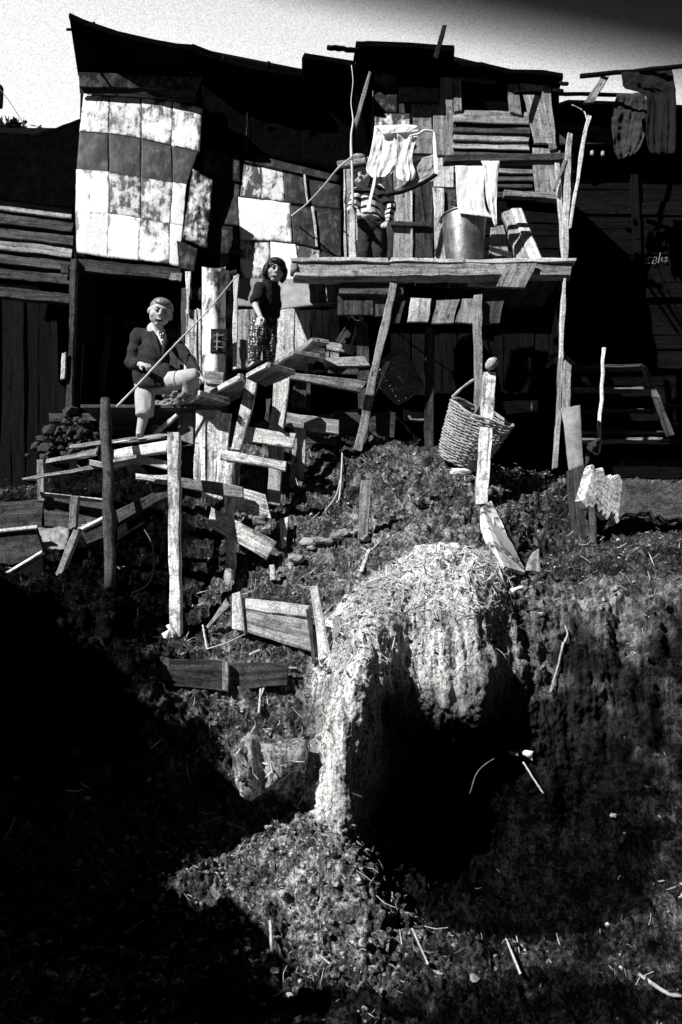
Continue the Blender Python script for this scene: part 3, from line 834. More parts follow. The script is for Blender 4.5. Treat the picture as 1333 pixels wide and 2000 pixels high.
def pl(pts, m, yo=0.0, nm='plank', t=0.02, **k): return q(nm, pts, YR + yo + rng.uniform(-0.005, 0.005), t, M[m], ps, **k)
sheet('tin_patch', [(731, 138), (778, 140), (776, 222), (732, 220)], YR - 0.02, M['felt'], ps)
sheet('tin_patch', [(732, 222), (802, 222), (802, 300), (733, 300)], YR - 0.02, M['tm'], ps)
pl([(722, 180), (731, 176), (731, 345), (722, 340)], 'wm')
pl([(775, 142), (803, 145), (803, 222), (778, 222)], 'wd')
pl([(803, 200), (845, 198), (846, 302), (803, 302)], 'wm')
pl([(846, 150), (885, 150), (886, 305), (847, 304)], 'wm')
sheet('shutter', [(776, 146), (860, 152), (858, 200), (780, 200)], [YR - 0.05, YR - 0.05, YR - 0.08, YR - 0.08], M['tar'], ps, t=0.015)
for x0, x1, m in ((700, 733, 'wb'), (733, 768, 'wd'), (768, 806, 'wm'), (806, 847, 'wd')):
    pl([(x0, 302), (x1 - 1, 302), (x1 - 1, 512), (x0, 512)], m, 0.01)
pl([(802, 372), (807, 372), (807, 512), (802, 512)], 'wl', -0.02)
pl([(764, 431), (842, 434), (842, 442), (764, 440)], 'wd', -0.03, 'door_batten')
pl([(847, 306), (888, 308), (886, 366), (849, 366)], 'wl', -0.01)
pl([(846, 368), (867, 369), (870, 512), (850, 512)], 'wl', -0.03, 'door_post')
pl([(868, 366), (890, 366), (890, 512), (870, 512)], 'wd', 0.0)
# window
wf = pl([(886, 132), (1012, 146), (1012, 162), (886, 151)], 'wd', -0.02, 'window_frame', 0.04)
for pts in ([(886, 152), (902, 153), (904, 216), (888, 216)], [(992, 160), (1012, 162), (1020, 226), (997, 220)]):
    q('frame_stile', pts, YR - 0.02, 0.04, M['wm'], wf)
prism('darkness_sheet', pp([(900, 150), (995, 158), (999, 220), (902, 217)], YR + 0.05), 0.005, M['tar'], wf)  # flat black sheet put in for the darkness behind the window
by = [(217, 221, 238, 243), (241, 246, 256, 261), (259, 264, 273, 276), (276, 279, 289, 292), (292, 295, 306, 308), (310, 311, 321, 322), (324, 325, 337, 338), (340, 340, 352, 352), (355, 355, 366, 366), (369, 369, 384, 385)]
for k, (a0, a1, b0, b1) in enumerate(by):
    x0, x1 = (886, 1034) if k < 5 else (888, 1042)
    m = 'wm' if k in (0, 2, 3, 6) else 'wd'
    q('weatherboard', [(x0, a0 - 2), (x1, a1 - 2), (x1 + 1, b1), (x0, b0)], [YR + 0.02, YR + 0.02, YR - 0.025, YR - 0.025], 0.012, M[m], ps)
pl([(1018, 162), (1060, 166), (1080, 280), (1046, 281)], 'wm', -0.05)
pl([(1060, 164), (1076, 168), (1088, 292), (1073, 294)], 'wm', -0.04)
pl([(1040, 286), (1080, 289), (1090, 384), (1046, 372)], 'wm', -0.03)
pl([(1076, 292), (1094, 294), (1096, 380), (1090, 384)], 'wm', -0.02)
pl([(984, 371), (1088, 377), (1086, 388), (984, 384)], 'wm', -0.08, 'ledge', 0.05)
for k, y in enumerate((386, 411, 436, 461, 486)):
    pl([(888, y), (1094, y + 2), (1096, y + 25), (888, y + 24)], 'wb', 0.01, 'weatherboard')
for k in range(6):
    x = P(1096, 300, YR).x
    plank3('plank', (x, YR + 0.05 + k * .3, P(0, 160, YR).z), (x, YR + 0.345 + k * .3, P(0, 160, YR).z), (x, YR + 0.05 + k * .3, 2.7), (x, YR + 0.345 + k * .3, 2.7), 0.02, M['wb'], ps, back=(-1, 0, 0))
# roof poles
tagp = dict(cat='pole', group='poles on the roofs')
pole('roof_pole', (640, 93), (700, 99), YR - 0.6, YR - 0.5, 5.5, M['wb'], label='short black pole end sticking out left from the tall roof', **tagp)
o = q('roof_pole', [(866, 48), (874, 49), (856, 116), (847, 114)], [YR - 0.7, YR - 0.7, YR - 0.56, YR - 0.56], 0.03, M['wd'], label='upright slat rising above the tall roof edge against the sky'); tag(o, cat='pole', group='poles on the roofs')
o = q('brace', [(721, 138), (727, 141), (697, 248), (690, 243)], [5.75] * 4, 0.02, M['wm'], label='slanting grey brace beside the thin rope left of the plank shack', cat='brace')

# ---- far left shack
YF = 6.45
fs = thing('shack', P(60, 600, YF), 'low dark shack at the left edge with wide boards under a black tarpaulin', 'shack', 'hillside shacks')
fb = [(0, 388, 406, 427, 410), (1, 412, 430, 452, 436), (2, 440, 456, 478, 463), (3, 466, 481, 503, 488), (4, 491, 505, 528, 513), (5, 516, 530, 556, 541)]
for k, a, b, c, d in fb:
    q('board', [(-60, a - 7), (144, b), (142, c), (-60, d - 7)], [YF + 0.02, YF + 0.02, YF - 0.02, YF - 0.02], 0.016, M['wm' if k in (0, 3) else 'wd'], fs)
q('beam', [(-60, 553), (136, 574), (135, 592), (-60, 575)], YF - 0.04, 0.06, M['wd'], fs)
prism('wall', pp([(-80, 250), (156, 250), (150, 560), (-80, 545)], YF + 0.06), 0.04, M['wb'], fs)
prism('roof_tarpaulin', pp([(-150, 300), (-90, 275), (0, 259), (65, 263), (110, 250), (156, 232), (150, 405), (0, 388), (-150, 372)], [YF - 0.1] * 6 + [YF - 0.05] * 3), 0.02, M['tar'], fs, sub=3, wob=0.006)
roof([(-150, 300), (-90, 275), (0, 259), (65, 263), (110, 250), (156, 232)], YF - 0.1, 8.5, 0.3, fs)
for i, x in enumerate(range(-80, 150, 26)):
    q('plank', [(x, 570), (x + 25, 570), (x + 25, 960), (x, 960)], 7.2 + 0.01 * (i % 2), 0.02, M['wb'], fs)
q('peg', [(121, 688), (130, 688), (127, 740), (118, 740)], YF - 0.3, 0.02, M['wl'], fs)
q('plank', [(119, 514), (135, 515), (134, 534), (121, 532)], YF - 0.06, 0.02, M['wd'], fs)

prism('back_wall', pp([(-260, 540), (160, 540), (160, 1010), (-260, 1010)], 7.3), 0.05, M['tar'], fs)
# ---- far right shack in the shade
YS = 7.7
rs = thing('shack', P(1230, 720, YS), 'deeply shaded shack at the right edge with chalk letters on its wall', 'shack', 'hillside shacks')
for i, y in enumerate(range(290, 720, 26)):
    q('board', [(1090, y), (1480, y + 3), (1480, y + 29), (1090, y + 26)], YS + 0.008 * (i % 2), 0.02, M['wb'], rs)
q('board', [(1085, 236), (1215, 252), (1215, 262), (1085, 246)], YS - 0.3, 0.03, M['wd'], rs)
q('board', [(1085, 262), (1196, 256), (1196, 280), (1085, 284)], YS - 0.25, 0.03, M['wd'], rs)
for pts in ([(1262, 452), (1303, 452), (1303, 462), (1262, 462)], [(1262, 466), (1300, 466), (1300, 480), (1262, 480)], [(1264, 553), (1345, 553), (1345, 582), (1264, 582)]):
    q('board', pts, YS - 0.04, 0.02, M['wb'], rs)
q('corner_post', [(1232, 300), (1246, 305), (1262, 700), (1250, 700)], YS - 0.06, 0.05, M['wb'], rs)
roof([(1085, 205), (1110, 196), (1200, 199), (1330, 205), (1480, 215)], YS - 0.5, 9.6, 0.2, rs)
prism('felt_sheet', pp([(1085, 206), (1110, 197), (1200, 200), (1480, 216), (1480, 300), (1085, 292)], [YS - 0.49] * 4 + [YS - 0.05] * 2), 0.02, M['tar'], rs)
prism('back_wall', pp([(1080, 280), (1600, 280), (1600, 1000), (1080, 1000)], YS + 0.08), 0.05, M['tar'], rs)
# chalk letters, as raised strokes
def stroke(pts, r=0.9, Y=YS - 0.012):
    V, Fc, U = tube_data([P(a, b, Y) for a, b in pts], r / F * Y, 5); return V, Fc
sv, sf = [], []
for s in ([(1271, 503), (1261, 504), (1259, 514), (1269, 514)], [(1261, 509), (1268, 508)], [(1275, 504), (1282, 502), (1283, 507), (1276, 509), (1283, 511), (1280, 516), (1274, 515), (1277, 508)], [(1290, 494), (1286, 514)], [(1294, 503), (1292, 510), (1296, 511)], [(1298, 504), (1303, 502), (1302, 507), (1297, 512), (1305, 510)]):
    v, f = stroke(s); k = len(sv); sv += v; sf += [[i + k for i in g] for g in f]
mk('chalk_writing', sv, sf, M['chalk'], rs)

# ================================================================ BALCONY
YD = 5.6
bal = thing('balcony', P(850, 545, YD), 'wooden balcony on props with a heavy front beam in front of the plank shack', 'balcony')
zd = P(850, 506, YD).z
# heavy hewn front beam with a rounded left end
pts = [P(570, 525, YD + .05), P(578, 525, YD + .05), P(700, 526, YD + .05), P(850, 526, YD + .05), P(985, 526, YD + .05)]
q('front_beam', [(574, 510), (990, 512), (990, 541), (574, 543)], YD, 0.09, M['wm'], bal, bev=0.02, jag=0.008)
pole('beam_end', (569, 527), (582, 527), YD + 0.04, YD + 0.04, 15.5, M['wm'], bal, n=2)
q('front_beam', [(985, 512), (1122, 511), (1116, 541), (985, 538)], YD + 0.01, 0.08, M['wm'], bal, bev=0.012)
for k, (a, b) in enumerate(((570, 760), (762, 905), (907, 1126))):
    q('deck_edge_board', [(a, 504), (b, 505.5), (b, 511.5), (a, 511)], YD - 0.015 + 0.004 * k, 0.12, M['wl'], bal, n=10, bev=0.002)
xl, xr = P(600, 506, YD).x, P(1112, 506, YD).x
nb = 14
for k in range(nb):
    x0 = xl + (xr - xl) * k / nb; x1 = xl + (xr - xl) * (k + 0.96) / nb
    plank3('deck_board', (x0, YD + .11, zd - .012), (x1, YD + .11, zd - .012), (x0, YR - .1, zd - .012 + rng.uniform(-.004, .004)), (x1, YR - .1, zd - .012), 0.022, M['wd'], bal, back=(0, 0, -1))
q('board_offcut', [(990, 513), (1049, 513), (1027, 562), (971, 558)], [YD - .03, YD - .03, YD - .06, YD - .06], 0.02, M['wm'], bal)
q('board_offcut', [(920, 544), (985, 541), (974, 561), (912, 558)], [YD + .1] * 4, 0.02, M['wm'], bal)
q('joist', [(664, 553), (790, 556), (790, 575), (664, 574)], YD + .06, 0.06, M['wd'], bal)
q('joist', [(785, 556), (940, 566), (940, 580), (785, 576)], YD + .28, 0.06, M['wb'], bal)
q('batten', [(678, 553), (730, 553), (730, 560), (678, 560)], YD + .2, 0.02, M['wm'], bal)
q('side_board', [(660, 545), (732, 545), (732, 615), (662, 617)], YD + .1, 0.02, M['wd'], bal)
q('side_board', [(731, 545), (760, 545), (760, 620), (731, 616)], YD + .12, 0.02, M['wd'], bal)
for pts, m in (([(764, 590), (794, 586), (784, 631), (758, 630)], 'wd'), ([(804, 583), (845, 582), (838, 628), (796, 629)], 'wl'), ([(854, 584), (898, 584), (886, 631), (844, 630)], 'wm'), ([(905, 584), (934, 584), (928, 631), (889, 630)], 'wm'), ([(945, 586), (985, 586), (975, 632), (935, 631)], 'wd')):
    q('skirt_slat', pts, YD + .08, 0.02, M[m], bal)
q('joist', [(740, 629), (1080, 634), (1080, 648), (740, 645)], YD + .62, 0.06, M['wb'], bal)
# under-floor back wall of the balcony space
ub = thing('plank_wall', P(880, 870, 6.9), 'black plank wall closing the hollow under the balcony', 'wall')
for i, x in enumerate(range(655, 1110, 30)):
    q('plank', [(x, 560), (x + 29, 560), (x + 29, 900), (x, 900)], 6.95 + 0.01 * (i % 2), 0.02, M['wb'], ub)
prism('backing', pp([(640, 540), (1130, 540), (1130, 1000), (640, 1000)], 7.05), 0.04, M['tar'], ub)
# props
q('prop', [(762, 553), (776, 556), (708, 886), (690, 880)], [5.62, 5.62, 5.75, 5.75], 0.06, M['wm'], bal)
q('prop', [(708, 790), (719, 790), (723, 896), (706, 896)], 5.85, 0.05, M['wd'], bal)
q('prop', [(831, 636), (849, 636), (848, 886), (831, 884)], 6.0, 0.06, M['wd'], bal)
q('prop', [(926, 575), (942, 575), (942, 790), (936, 806), (928, 798)][:3] + [(929, 804)], 5.62, 0.05, M['wm'], bal)
q('prop', [(1100, 543), (1107, 543), (1101, 700), (1093, 700)], YD + .03, 0.03, M['wl'], bal)
q('prop', [(1093, 695), (1101, 695), (1091, 915), (1082, 915)], YD + .03, 0.04, M['wm'], bal)
# railing
q('rail_post', [(682, 402), (694, 402), (697, 508), (683, 508)], YD + .01, 0.03, M['wl'], bal)
q('rail_post', [(693, 405), (697, 405), (699, 470), (694, 470)], YD + .02, 0.03, M['wl'], bal)
q('rail_post', [(673, 330), (691, 330), (690, 530), (675, 530)], YD + .62, 0.03, M['wm'], bal)
q('rail_post', [(671, 330), (675, 330), (677, 530), (673, 530)], YD + .61, 0.03, M['wl'], bal)
q('shelf_board', [(657, 314), (722, 304), (724, 317), (660, 326)], YD + .19, 0.018, M['wm'], bal, bev=0.004)
q('hand_rail', [(866, 301), (1122, 297), (1123, 313), (868, 320)], YD + .06, 0.05, M['wd'], bal, bev=0.012)
q('rail_post', [(1109, 258), (1120, 262), (1110, 508), (1097, 508)], YD + .0, 0.03, M['wl'], bal)
q('rail_post', [(1149, 222), (1157, 228), (1146, 268), (1140, 262)], YD - .02, 0.02, M['wl'], bal)
q('rail_post', [(1140, 258), (1147, 262), (1116, 446), (1112, 444)], YD - .01, 0.02, M['wl'], bal)
q('rail_post', [(1084, 316), (1092, 318), (1110, 508), (1100, 508)], YD + .04, 0.03, M['wl'], bal)
q('rail_post', [(1103, 310), (1110, 313), (1086, 372), (1082, 368)], YD - .01, 0.02, M['wm'], bal)
# things on the balcony
o = tube('rope', curve_pts([P(687, 128, 5.9), P(690, 160, 5.9), P(686, 200, 5.85), P(690, 235, 5.75), P(686, 270, 5.66), P(688, 330, 5.6), P(690, 405, 5.6)], 30), [0.004 + 0.006 * min(1, max(0, (i - 12) / 10)) for i in range(31)], M['rope'], seg=6, wob=0.25, label='thin knotted pole and cord rising from the balcony post to the roof', cat='cord')
tube('rope', curve_pts([P(688, 306, 5.58), P(660, 330, 5.7), P(632, 364, 5.9), P(600, 398, 6.2), P(570, 422, 6.5)], 24), 0.007, M['rope'], seg=6, wob=0.2, label='taut pale rope running down left from the balcony post to the tin wall', cat='rope')
v, f = rock_data(P(703, 309, YD + .22), 0.05, 2, (1.2, 0.8, 0.55), 4)
mk('cloth_bundle', v, f, M['galv'], label='small pale bundle lying on the shelf board above the hiding boy', cat='bundle', smooth=True)
lp = thing('timber_stack', P(1010, 508, YD + .2), 'thick squared timbers leaning against the shack wall on the balcony', 'timber')
q('timber', [(981, 413), (1004, 406), (1040, 510), (1010, 510)], [YD + .6, YD + .6, YD + .12, YD + .12], 0.05, M['wm'], lp, bev=0.012)
q('timber', [(1000, 405), (1020, 406), (1064, 510), (1036, 510)], [YD + .58, YD + .58, YD + .1, YD + .1], 0.05, M['wl'], lp, bev=0.012)
o = q('board_scrap', [(955, 480), (1000, 494), (1003, 504), (958, 488)], YD + .3, 0.02, M['wl'], label='pale stick lying on the balcony behind the bucket', cat='stick')
o = q('board_scrap', [(958, 445), (985, 440), (995, 500), (956, 505)], YD + .5, 0.02, M['wm'], label='grey square of board propped between bucket and leaning timbers', cat='board')

# ---- bucket
def lathe(name, c, prof, mat, parent=None, seg=40, ax=Vector((0, 0, 1)), **k):
    V = []; Fc = []; U = []
    s = ax.orthogonal().normalized(); t = ax.cross(s)
    for i, (r, h) in enumerate(prof):
        for j in range(seg):
            a = 2 * math.pi * j / seg
            V.append(c + ax * h + (s * math.cos(a) + t * math.sin(a)) * r); U.append((a * 0.3, h))
    for i in range(len(prof) - 1):
        for j in range(seg):
            j2 = (j + 1) % seg
            Fc.append([i * seg + j, i * seg + j2, i * seg + seg + j2, i * seg + seg + j])
    Fc.append(list(range(seg))[::-1]); Fc.append([(len(prof) - 1) * seg + j for j in range(seg)])
    o = mk(name, V, Fc, mat, parent, U, smooth=True, **k); fixn(o.data); return o
Yb = YD + 0.22
cb = P(908, 512, Yb); cb.z = zd
rt, rb = 47 / F * Yb, 36 / F * Yb
hb = P(908, 428, Yb).z - zd
bk = thing('bucket', cb, 'large galvanised tin bucket standing on the balcony under the hanging cloth', 'bucket')
lathe('body', cb, [(rb, 0), (rb + 0.002, 0.006), (rb + (rt - rb) * .5, hb * .5), (rt - .001, hb - 0.006), (rt - .001, hb), (rt - .006, hb), (rb - .004, 0.012), (0.01, 0.012)], M['zinc'], bk)
ring = [cb + Vector((math.cos(a) * (rt + 0.003), math.sin(a) * (rt + 0.003), hb)) for a in np.linspace(0, 2 * math.pi, 41)]
tube('rim', ring, 0.007, M['zinc'], bk, seg=6)
hp = curve_pts([cb + Vector((-rt - .006, 0, hb - .02)), cb + Vector((-rt - .03, -.03, hb - .06)), cb + Vector((-rt - 0.02, -.06, hb - .12)), cb + Vector((-rt + .012, -.07, hb - .06))], 12)
tube('handle', hp, 0.005, M['zinc'], bk, seg=6)
tube('lug', [cb + Vector((-rt - .01, -.01, hb - .03)), cb + Vector((-rt - .012, -.012, hb + .01))], 0.011, M['wire'], bk, seg=6)
tube('hook', curve_pts([P(900, 410, Yb + .2), P(884, 404, Yb + .2), P(882, 397, Yb + .2), P(890, 392, Yb + .2)], 10), 0.005, M['rope'], label='short bent wire hook behind the white cloth above the bucket', cat='hook')

# ---- laundry
def cloth(name, rows, Y, mat, amp=0.02, nf=3.0, n=44, parent=None, t=0.004, seed=1, slack=1.0, **k):
    m = len(rows); nv = 44
    L = curve_pts([Vector((a[0], a[1], 0)) for a, b in rows], nv); Rr = curve_pts([Vector((b[0], b[1], 0)) for a, b in rows], nv)
    V = np.zeros((nv + 1, n + 1, 3))
    ug, vg = np.meshgrid(np.linspace(0, 1, n + 1), np.linspace(0, 1, nv + 1))
    fo = fbm(np.stack([ug * nf * 1.6 + seed * 3.3 + vg * 0.5, vg * 0.9 + seed, ug * 0 + seed * 1.7], -1), 3)
    for i in range(nv + 1):
        v = i / nv
        for j in range(n + 1):
            u = j / n
            p = L[i].lerp(Rr[i], u)
            dy = amp * (0.3 + slack * v) * 1.9 * fo[i, j]
            V[i, j] = P(p.x, p.y, Y + dy)
    nz = fbm(V * 12 + seed * 5, 3) * amp * 0.8
    V[..., 1] += nz
    A = V.reshape(-1, 3); B = A + np.array([0, t, 0])
    N = len(A); w_ = n + 1
    i0 = (np.arange(nv)[:, None] * w_ + np.arange(n)[None]).ravel()
    f1 = np.stack([i0, i0 + 1, i0 + w_ + 1, i0 + w_], 1)
    ringi = list(range(w_)) + [r_ * w_ + n for r_ in range(1, nv + 1)] + [nv * w_ + c_ for c_ in range(n - 1, -1, -1)] + [r_ * w_ for r_ in range(nv - 1, 0, -1)]
    rf = [[ringi[x], N + ringi[x], N + ringi[(x + 1) % len(ringi)], ringi[(x + 1) % len(ringi)]] for x in range(len(ringi))]
    o = mk(name, np.vstack([A, B]), f1.tolist() + (f1[:, ::-1] + N).tolist() + rf, mat, parent, smooth=True, **k)
    fixn(o.data); return o
Yc = YD + .1
sh = thing('garment', P(770, 350, Yc), 'white rumpled garment with two legs hung to dry above the hiding boy', 'laundry', 'laundry on the balcony')
cloth('left_leg', [((732, 247), (775, 250)), ((729, 270), (777, 275)), ((723, 300), (776, 300)), ((716, 325), (775, 320)), ((718, 338), (768, 335)), ((728, 346), (756, 346))], Yc, M['cloth'], 0.022, 1.6, parent=sh, seed=1)
cloth('right_leg', [((770, 246), (816, 248)), ((776, 265), (817, 262)), ((778, 300), (808, 290)), ((774, 330), (806, 315)), ((775, 345), (812, 340)), ((784, 355), (806, 352))], Yc - .012, M['cloth'], 0.022, 1.4, parent=sh, seed=2)
cloth('waistband', [((732, 245), (800, 243)), ((742, 252), (815, 246)), ((745, 262), (818, 256))], Yc - .03, M['cloth'], 0.008, 2, parent=sh, seed=3)
tube('string', curve_pts([P(800, 266, Yc - .03), P(818, 262, Yc - .03), P(830, 255, Yc - .03), P(849, 257, Yc - .02)], 12), 0.009, M['cloth'], sh, seg=6, wob=0.2)
q('hanging_strap', [(846, 256), (850, 257), (856, 340), (848, 341)], Yc - .03, 0.004, M['cloth'], sh)
q('hanging_strap', [(732, 336), (738, 337), (724, 412), (714, 412)], Yc - .06, 0.004, M['cloth'], sh)
cloth('blanket', [((800, 318), (850, 300)), ((802, 338), (852, 318)), ((795, 355), (852, 335)), ((780, 368), (851, 345)), ((758, 376), (850, 352))], Yc + .04, M['cloth_g'], 0.03, 1.2, label='grey blanket slung in a fold beneath the white garment', cat='laundry', group='laundry on the balcony', seed=4)
o = tube('sling_pole', curve_pts([P(755, 381, Yc), P(790, 373, Yc), P(825, 358, Yc), P(853, 340, Yc)], 16), 0.016, M['black'], seg=8, wob=0.15, label='dark rolled edge of cloth sagging below the grey blanket', cat='laundry', group='laundry on the balcony')
ct = thing('towel', P(930, 420, YD + .03), 'white cloth draped over the balcony rail above the bucket', 'laundry', 'laundry on the balcony')
cloth('hanging_cloth', [((889, 324), (946, 324)), ((891, 345), (946, 345)), ((892, 375), (946, 380)), ((894, 402), (950, 408)), ((898, 417), (962, 425))], YD + .02, M['cloth'], 0.012, 1.1, parent=ct, seed=5, slack=1.6)
cloth('folded_end', [((940, 314), (976, 314)), ((944, 325), (976, 322)), ((947, 350), (972, 350)), ((950, 385), (971, 382)), ((956, 410), (970, 405)), ((966, 440), (971, 440))], YD - .0, M['cloth'], 0.016, 1.3, parent=ct, seed=6)

# ---- far-right poles, washing and odds
pole('washing_pole', (1006, 181), (1248, 187), 6.3, 7.2, 4, M['wb'], label='lower black washing pole reaching from the plank shack toward the right shack', cat='pole', group='washing poles at the right')
pole('washing_pole', (1133, 149), (1420, 122), 6.8, 6.4, 5, M['wb'], label='upper black washing pole cutting across the sky at the right edge', cat='pole', group='washing poles at the right')
q('bracket_board', [(1176, 147), (1189, 151), (1160, 200), (1142, 201)], 6.75, 0.025, M['wm'], label='short slanting board joining the two washing poles', cat='board')
cloth('dark_washing', [((1214, 142), (1312, 133)), ((1216, 160), (1316, 155)), ((1222, 172), (1318, 170)), ((1262, 190), (1320, 185)), ((1262, 260), (1322, 260)), ((1270, 300), (1320, 300))], 6.62, M['black'], 0.03, 2, label='black clothes hanging from the upper washing pole', cat='laundry', seed=7)
cloth('hung_garment', [((1206, 182), (1258, 182)), ((1197, 215), (1268, 212)), ((1196, 250), (1262, 250)), ((1200, 290), (1252, 285)), ((1208, 312), (1240, 300))], 6.9, M['cloth_d'], 0.04, 1.6, label='dark garment with pale edge hanging from the lower washing pole', cat='laundry', seed=8)
tube('wire', curve_pts([P(1117, 205, 6.8), P(1140, 217, 6.8), P(1146, 232, 6.5), P(1150, 240, 6.0)], 16), 0.005, M['rope'], seg=5, label='kinked pale wire between the shack corner and the balcony post', cat='wire')
for k, (x, y) in enumerate(((1126, 600), (1157, 299), (1178, 300))):
    Yk = YS - .5
    rk = (9 if k == 0 else 4) / F * Yk; hk = (22 if k == 0 else 10) / F * Yk
    lathe('tin_can', P(x, y + (11 if k == 0 else 5), Yk), [(rk * .9, 0), (rk, hk * .08), (rk, hk * .92), (rk * .92, hk), (rk * .8, hk), (rk * .75, hk * .9)], M['galv'], seg=14, label=('dented tin can hanging right of the balcony prop' if k == 0 else 'left of two small tins in the dark under the right roof' if k == 1 else 'right of two small tins in the dark under the right roof'), cat='tin', group='tins hanging in the dark')
tube('utility_wire', curve_pts([P(-40, 130, 7.5), P(5, 180, 7.5), P(24, 206, 7.5), P(46, 240, 7.5), P(62, 262, 7.5)], 16), 0.004, M['wire'], seg=5, label='thin wire slanting down through the sky at the left edge', cat='wire')
q('stub_post', [(-14, 160), (3, 164), (1, 205), (-14, 210)], 7.6, 0.06, M['wb'], label='black post top at the left edge of the sky', cat='post')
# shrub over the far-left roof
sb = thing('shrub', P(15, 262, 8.0), 'dark low shrub showing above the far left roof', 'shrub')
vs, fs_ = [], []
for k in range(420):
    a = np.array(P(rng.gauss(10, 22), 262 - abs(rng.gauss(0, 8)), 8 + rng.uniform(-.3, .3)))
    d1 = nrg.normal(size=3) * 0.035; d2 = nrg.normal(size=3) * 0.02
    i = len(vs); vs += [a, a + d1 + d2, a + d1 * 2, a + d1 - d2]; fs_ += [[i, i + 1, i + 2, i + 3]]
mk('foliage', vs, fs_, M['leafd'], sb)
tube('stem', [P(12, 330, 8), P(12, 262, 8)], 0.02, M['wb'], sb, seg=6)

# ================================================================ STAIRS (boards nailed together)
st = thing('staircase', G(540, 990), 'crooked staircase of pale scrap boards climbing to the middle shack', 'staircase')
def tread(pts, z, t=0.025, m='wm', parent=st, edge='wl', name='tread'):
    w = [PZ(a, b, z) for a, b in pts]
    o = prism(name, w, t, M[m], parent, vec=(0, 0, t))
    return o, w
def edging(w0, w1, parent, t=0.028, m='wl', h=None):
    """pale strip along a tread edge, sunlit brightness put into its wood"""
    d = (w1 - w0).normalized(); s = Vector((-d.y, d.x, 0))
    up = Vector((0, 0, h or 0.03))
    plank3('lit_nosing', w0 - Vector((0, 0, .004)), w0 + up, w1 - Vector((0, 0, .004)), w1 + up, t, M[m], parent, jag=0.003, bev=0.003)  # paler than the tread: the sunlit edge is painted in
for pts, z in (([(346, 799), (391, 770), (451, 787), (433, 803)], 1.58), ([(410, 772), (470, 738), (482, 745), (470, 776), (452, 785)], 1.66), ([(481, 738), (523, 715), (577, 730), (520, 756)], 1.88), ([(535, 713), (574, 690), (625, 698), (600, 726)], 2.06), ([(580, 688), (610, 666), (643, 671), (600, 688)], 2.22)):
    o, w = tread(pts, z)
    edging(w[0], w[1], st, 0.02)
    edging(w[1], w[2], st, 0.02, 'wl' if z < 2 else 'wm')
q('riser', [(594, 674), (634, 680), (634, 710), (595, 694)], 6.0, 0.02, M['wd'], st)
q('step_board', [(640, 668), (697, 676), (692, 692), (640, 684)], 6.05, 0.03, M['wm'], st)
q('step_board', [(630, 700), (716, 697), (722, 713), (634, 717)], 5.95, 0.03, M['wm'], st)
q('stringer', [(300, 846), (345, 806), (412, 770), (414, 778)][:2] + [(349, 811), (302, 852)], [5.25, 5.22, 5.22, 5.25], 0.03, M['wl'], st)
q('stringer', [(408, 771), (470, 738), (474, 746), (412, 780)], 5.3, 0.03, M['wl'], st)
# panel of three boards closing the stair side
for pts, m in (([(383, 799), (403, 800), (402, 975), (378, 944)], 'wspeck'), ([(403, 800), (430, 803), (420, 988), (401, 980)], 'wspeck'), ([(430, 803), (454, 806), (437, 975), (419, 985)], 'wspeck')):
    q('side_board', pts, 5.22 + rng.uniform(-.006, .006), 0.02, M[m], st, jag=0.006)
q('side_board', [(347, 808), (380, 803), (380, 868), (350, 862)], 5.3, 0.02, M['wm'], st)
q('post', [(481, 741), (502, 748), (472, 882), (451, 877)], 5.15, 0.04, M['wspeck'], st)
q('post', [(535, 748), (566, 738), (556, 845), (526, 842)], 5.3, 0.05, M['wl'], st)
q('post', [(527, 842), (556, 842), (548, 990), (522, 982)], 5.3, 0.05, M['wm'], st)
q('rail', [(476, 830), (578, 847), (574, 875), (474, 862)], 5.2, 0.025, M['wl'], st)
q('rail', [(431, 878), (562, 901), (560, 920), (430, 896)], 5.08, 0.03, M['wspeck'], st)
q('rail', [(351, 932), (478, 952), (478, 973), (351, 953)], 5.0, 0.03, M['wm'], st)
q('rail', [(566, 726), (715, 745), (702, 765), (566, 740)], 5.6, 0.03, M['wm'], st)
q('rail', [(560, 805), (665, 820), (661, 848), (558, 832)], 5.55, 0.03, M['wm'], st)
q('post', [(574, 835), (599, 838), (594, 951), (566, 955)], 5.62, 0.03, M['wm'], st)
q('post', [(576, 745), (601, 745), (598, 795), (568, 790)], 5.66, 0.03, M['wd'], st)
q('post', [(696, 625), (720, 628), (722, 800), (700, 800)], 5.98, 0.03, M['wd'], st)
q('leaning_board', [(690, 612), (708, 616), (676, 672), (655, 668)], 6.1, 0.02, M['wd'], st)
q('leaning_board', [(703, 616), (712, 620), (687, 678), (680, 676)], 6.06, 0.02, M['wm'], st)
g0 = G(451, 1125)
pole('post', (450, 904), (452, 1150), 5.05, g0.y + .02, 10.5, M['wspeck'], st, n=10, wob=0.15)
q('bank_board', [(455, 944), (517, 966), (538, 990), (528, 1018)][:2] + [(530, 1014), (452, 992)], 5.1, 0.03, M['wspeck'], st)
q('bank_board', [(412, 990), (541, 1056), (520, 1094), (404, 1028)], 5.06, 0.03, M['wspeck'], st)
for k, (x, y, r_) in enumerate(((478, 1003, 9), (505, 1018, 13), (522, 1030, 9), (492, 1010, 7), (515, 1005, 8))):
    v, f = rock_data(P(x, y, 5.12), r_ / F * 5.1, 2, (1.2, 1, .8), 20 + k)
    mk('stone', v, f, M['stone'], smooth=False, label=('small upper left stone', 'largest pale stone', 'lowest stone', 'smallest middle stone', 'topmost right stone')[k] + ' wedged between the slanting bank boards below the stairs', cat='stone', group='stones between the bank boards')

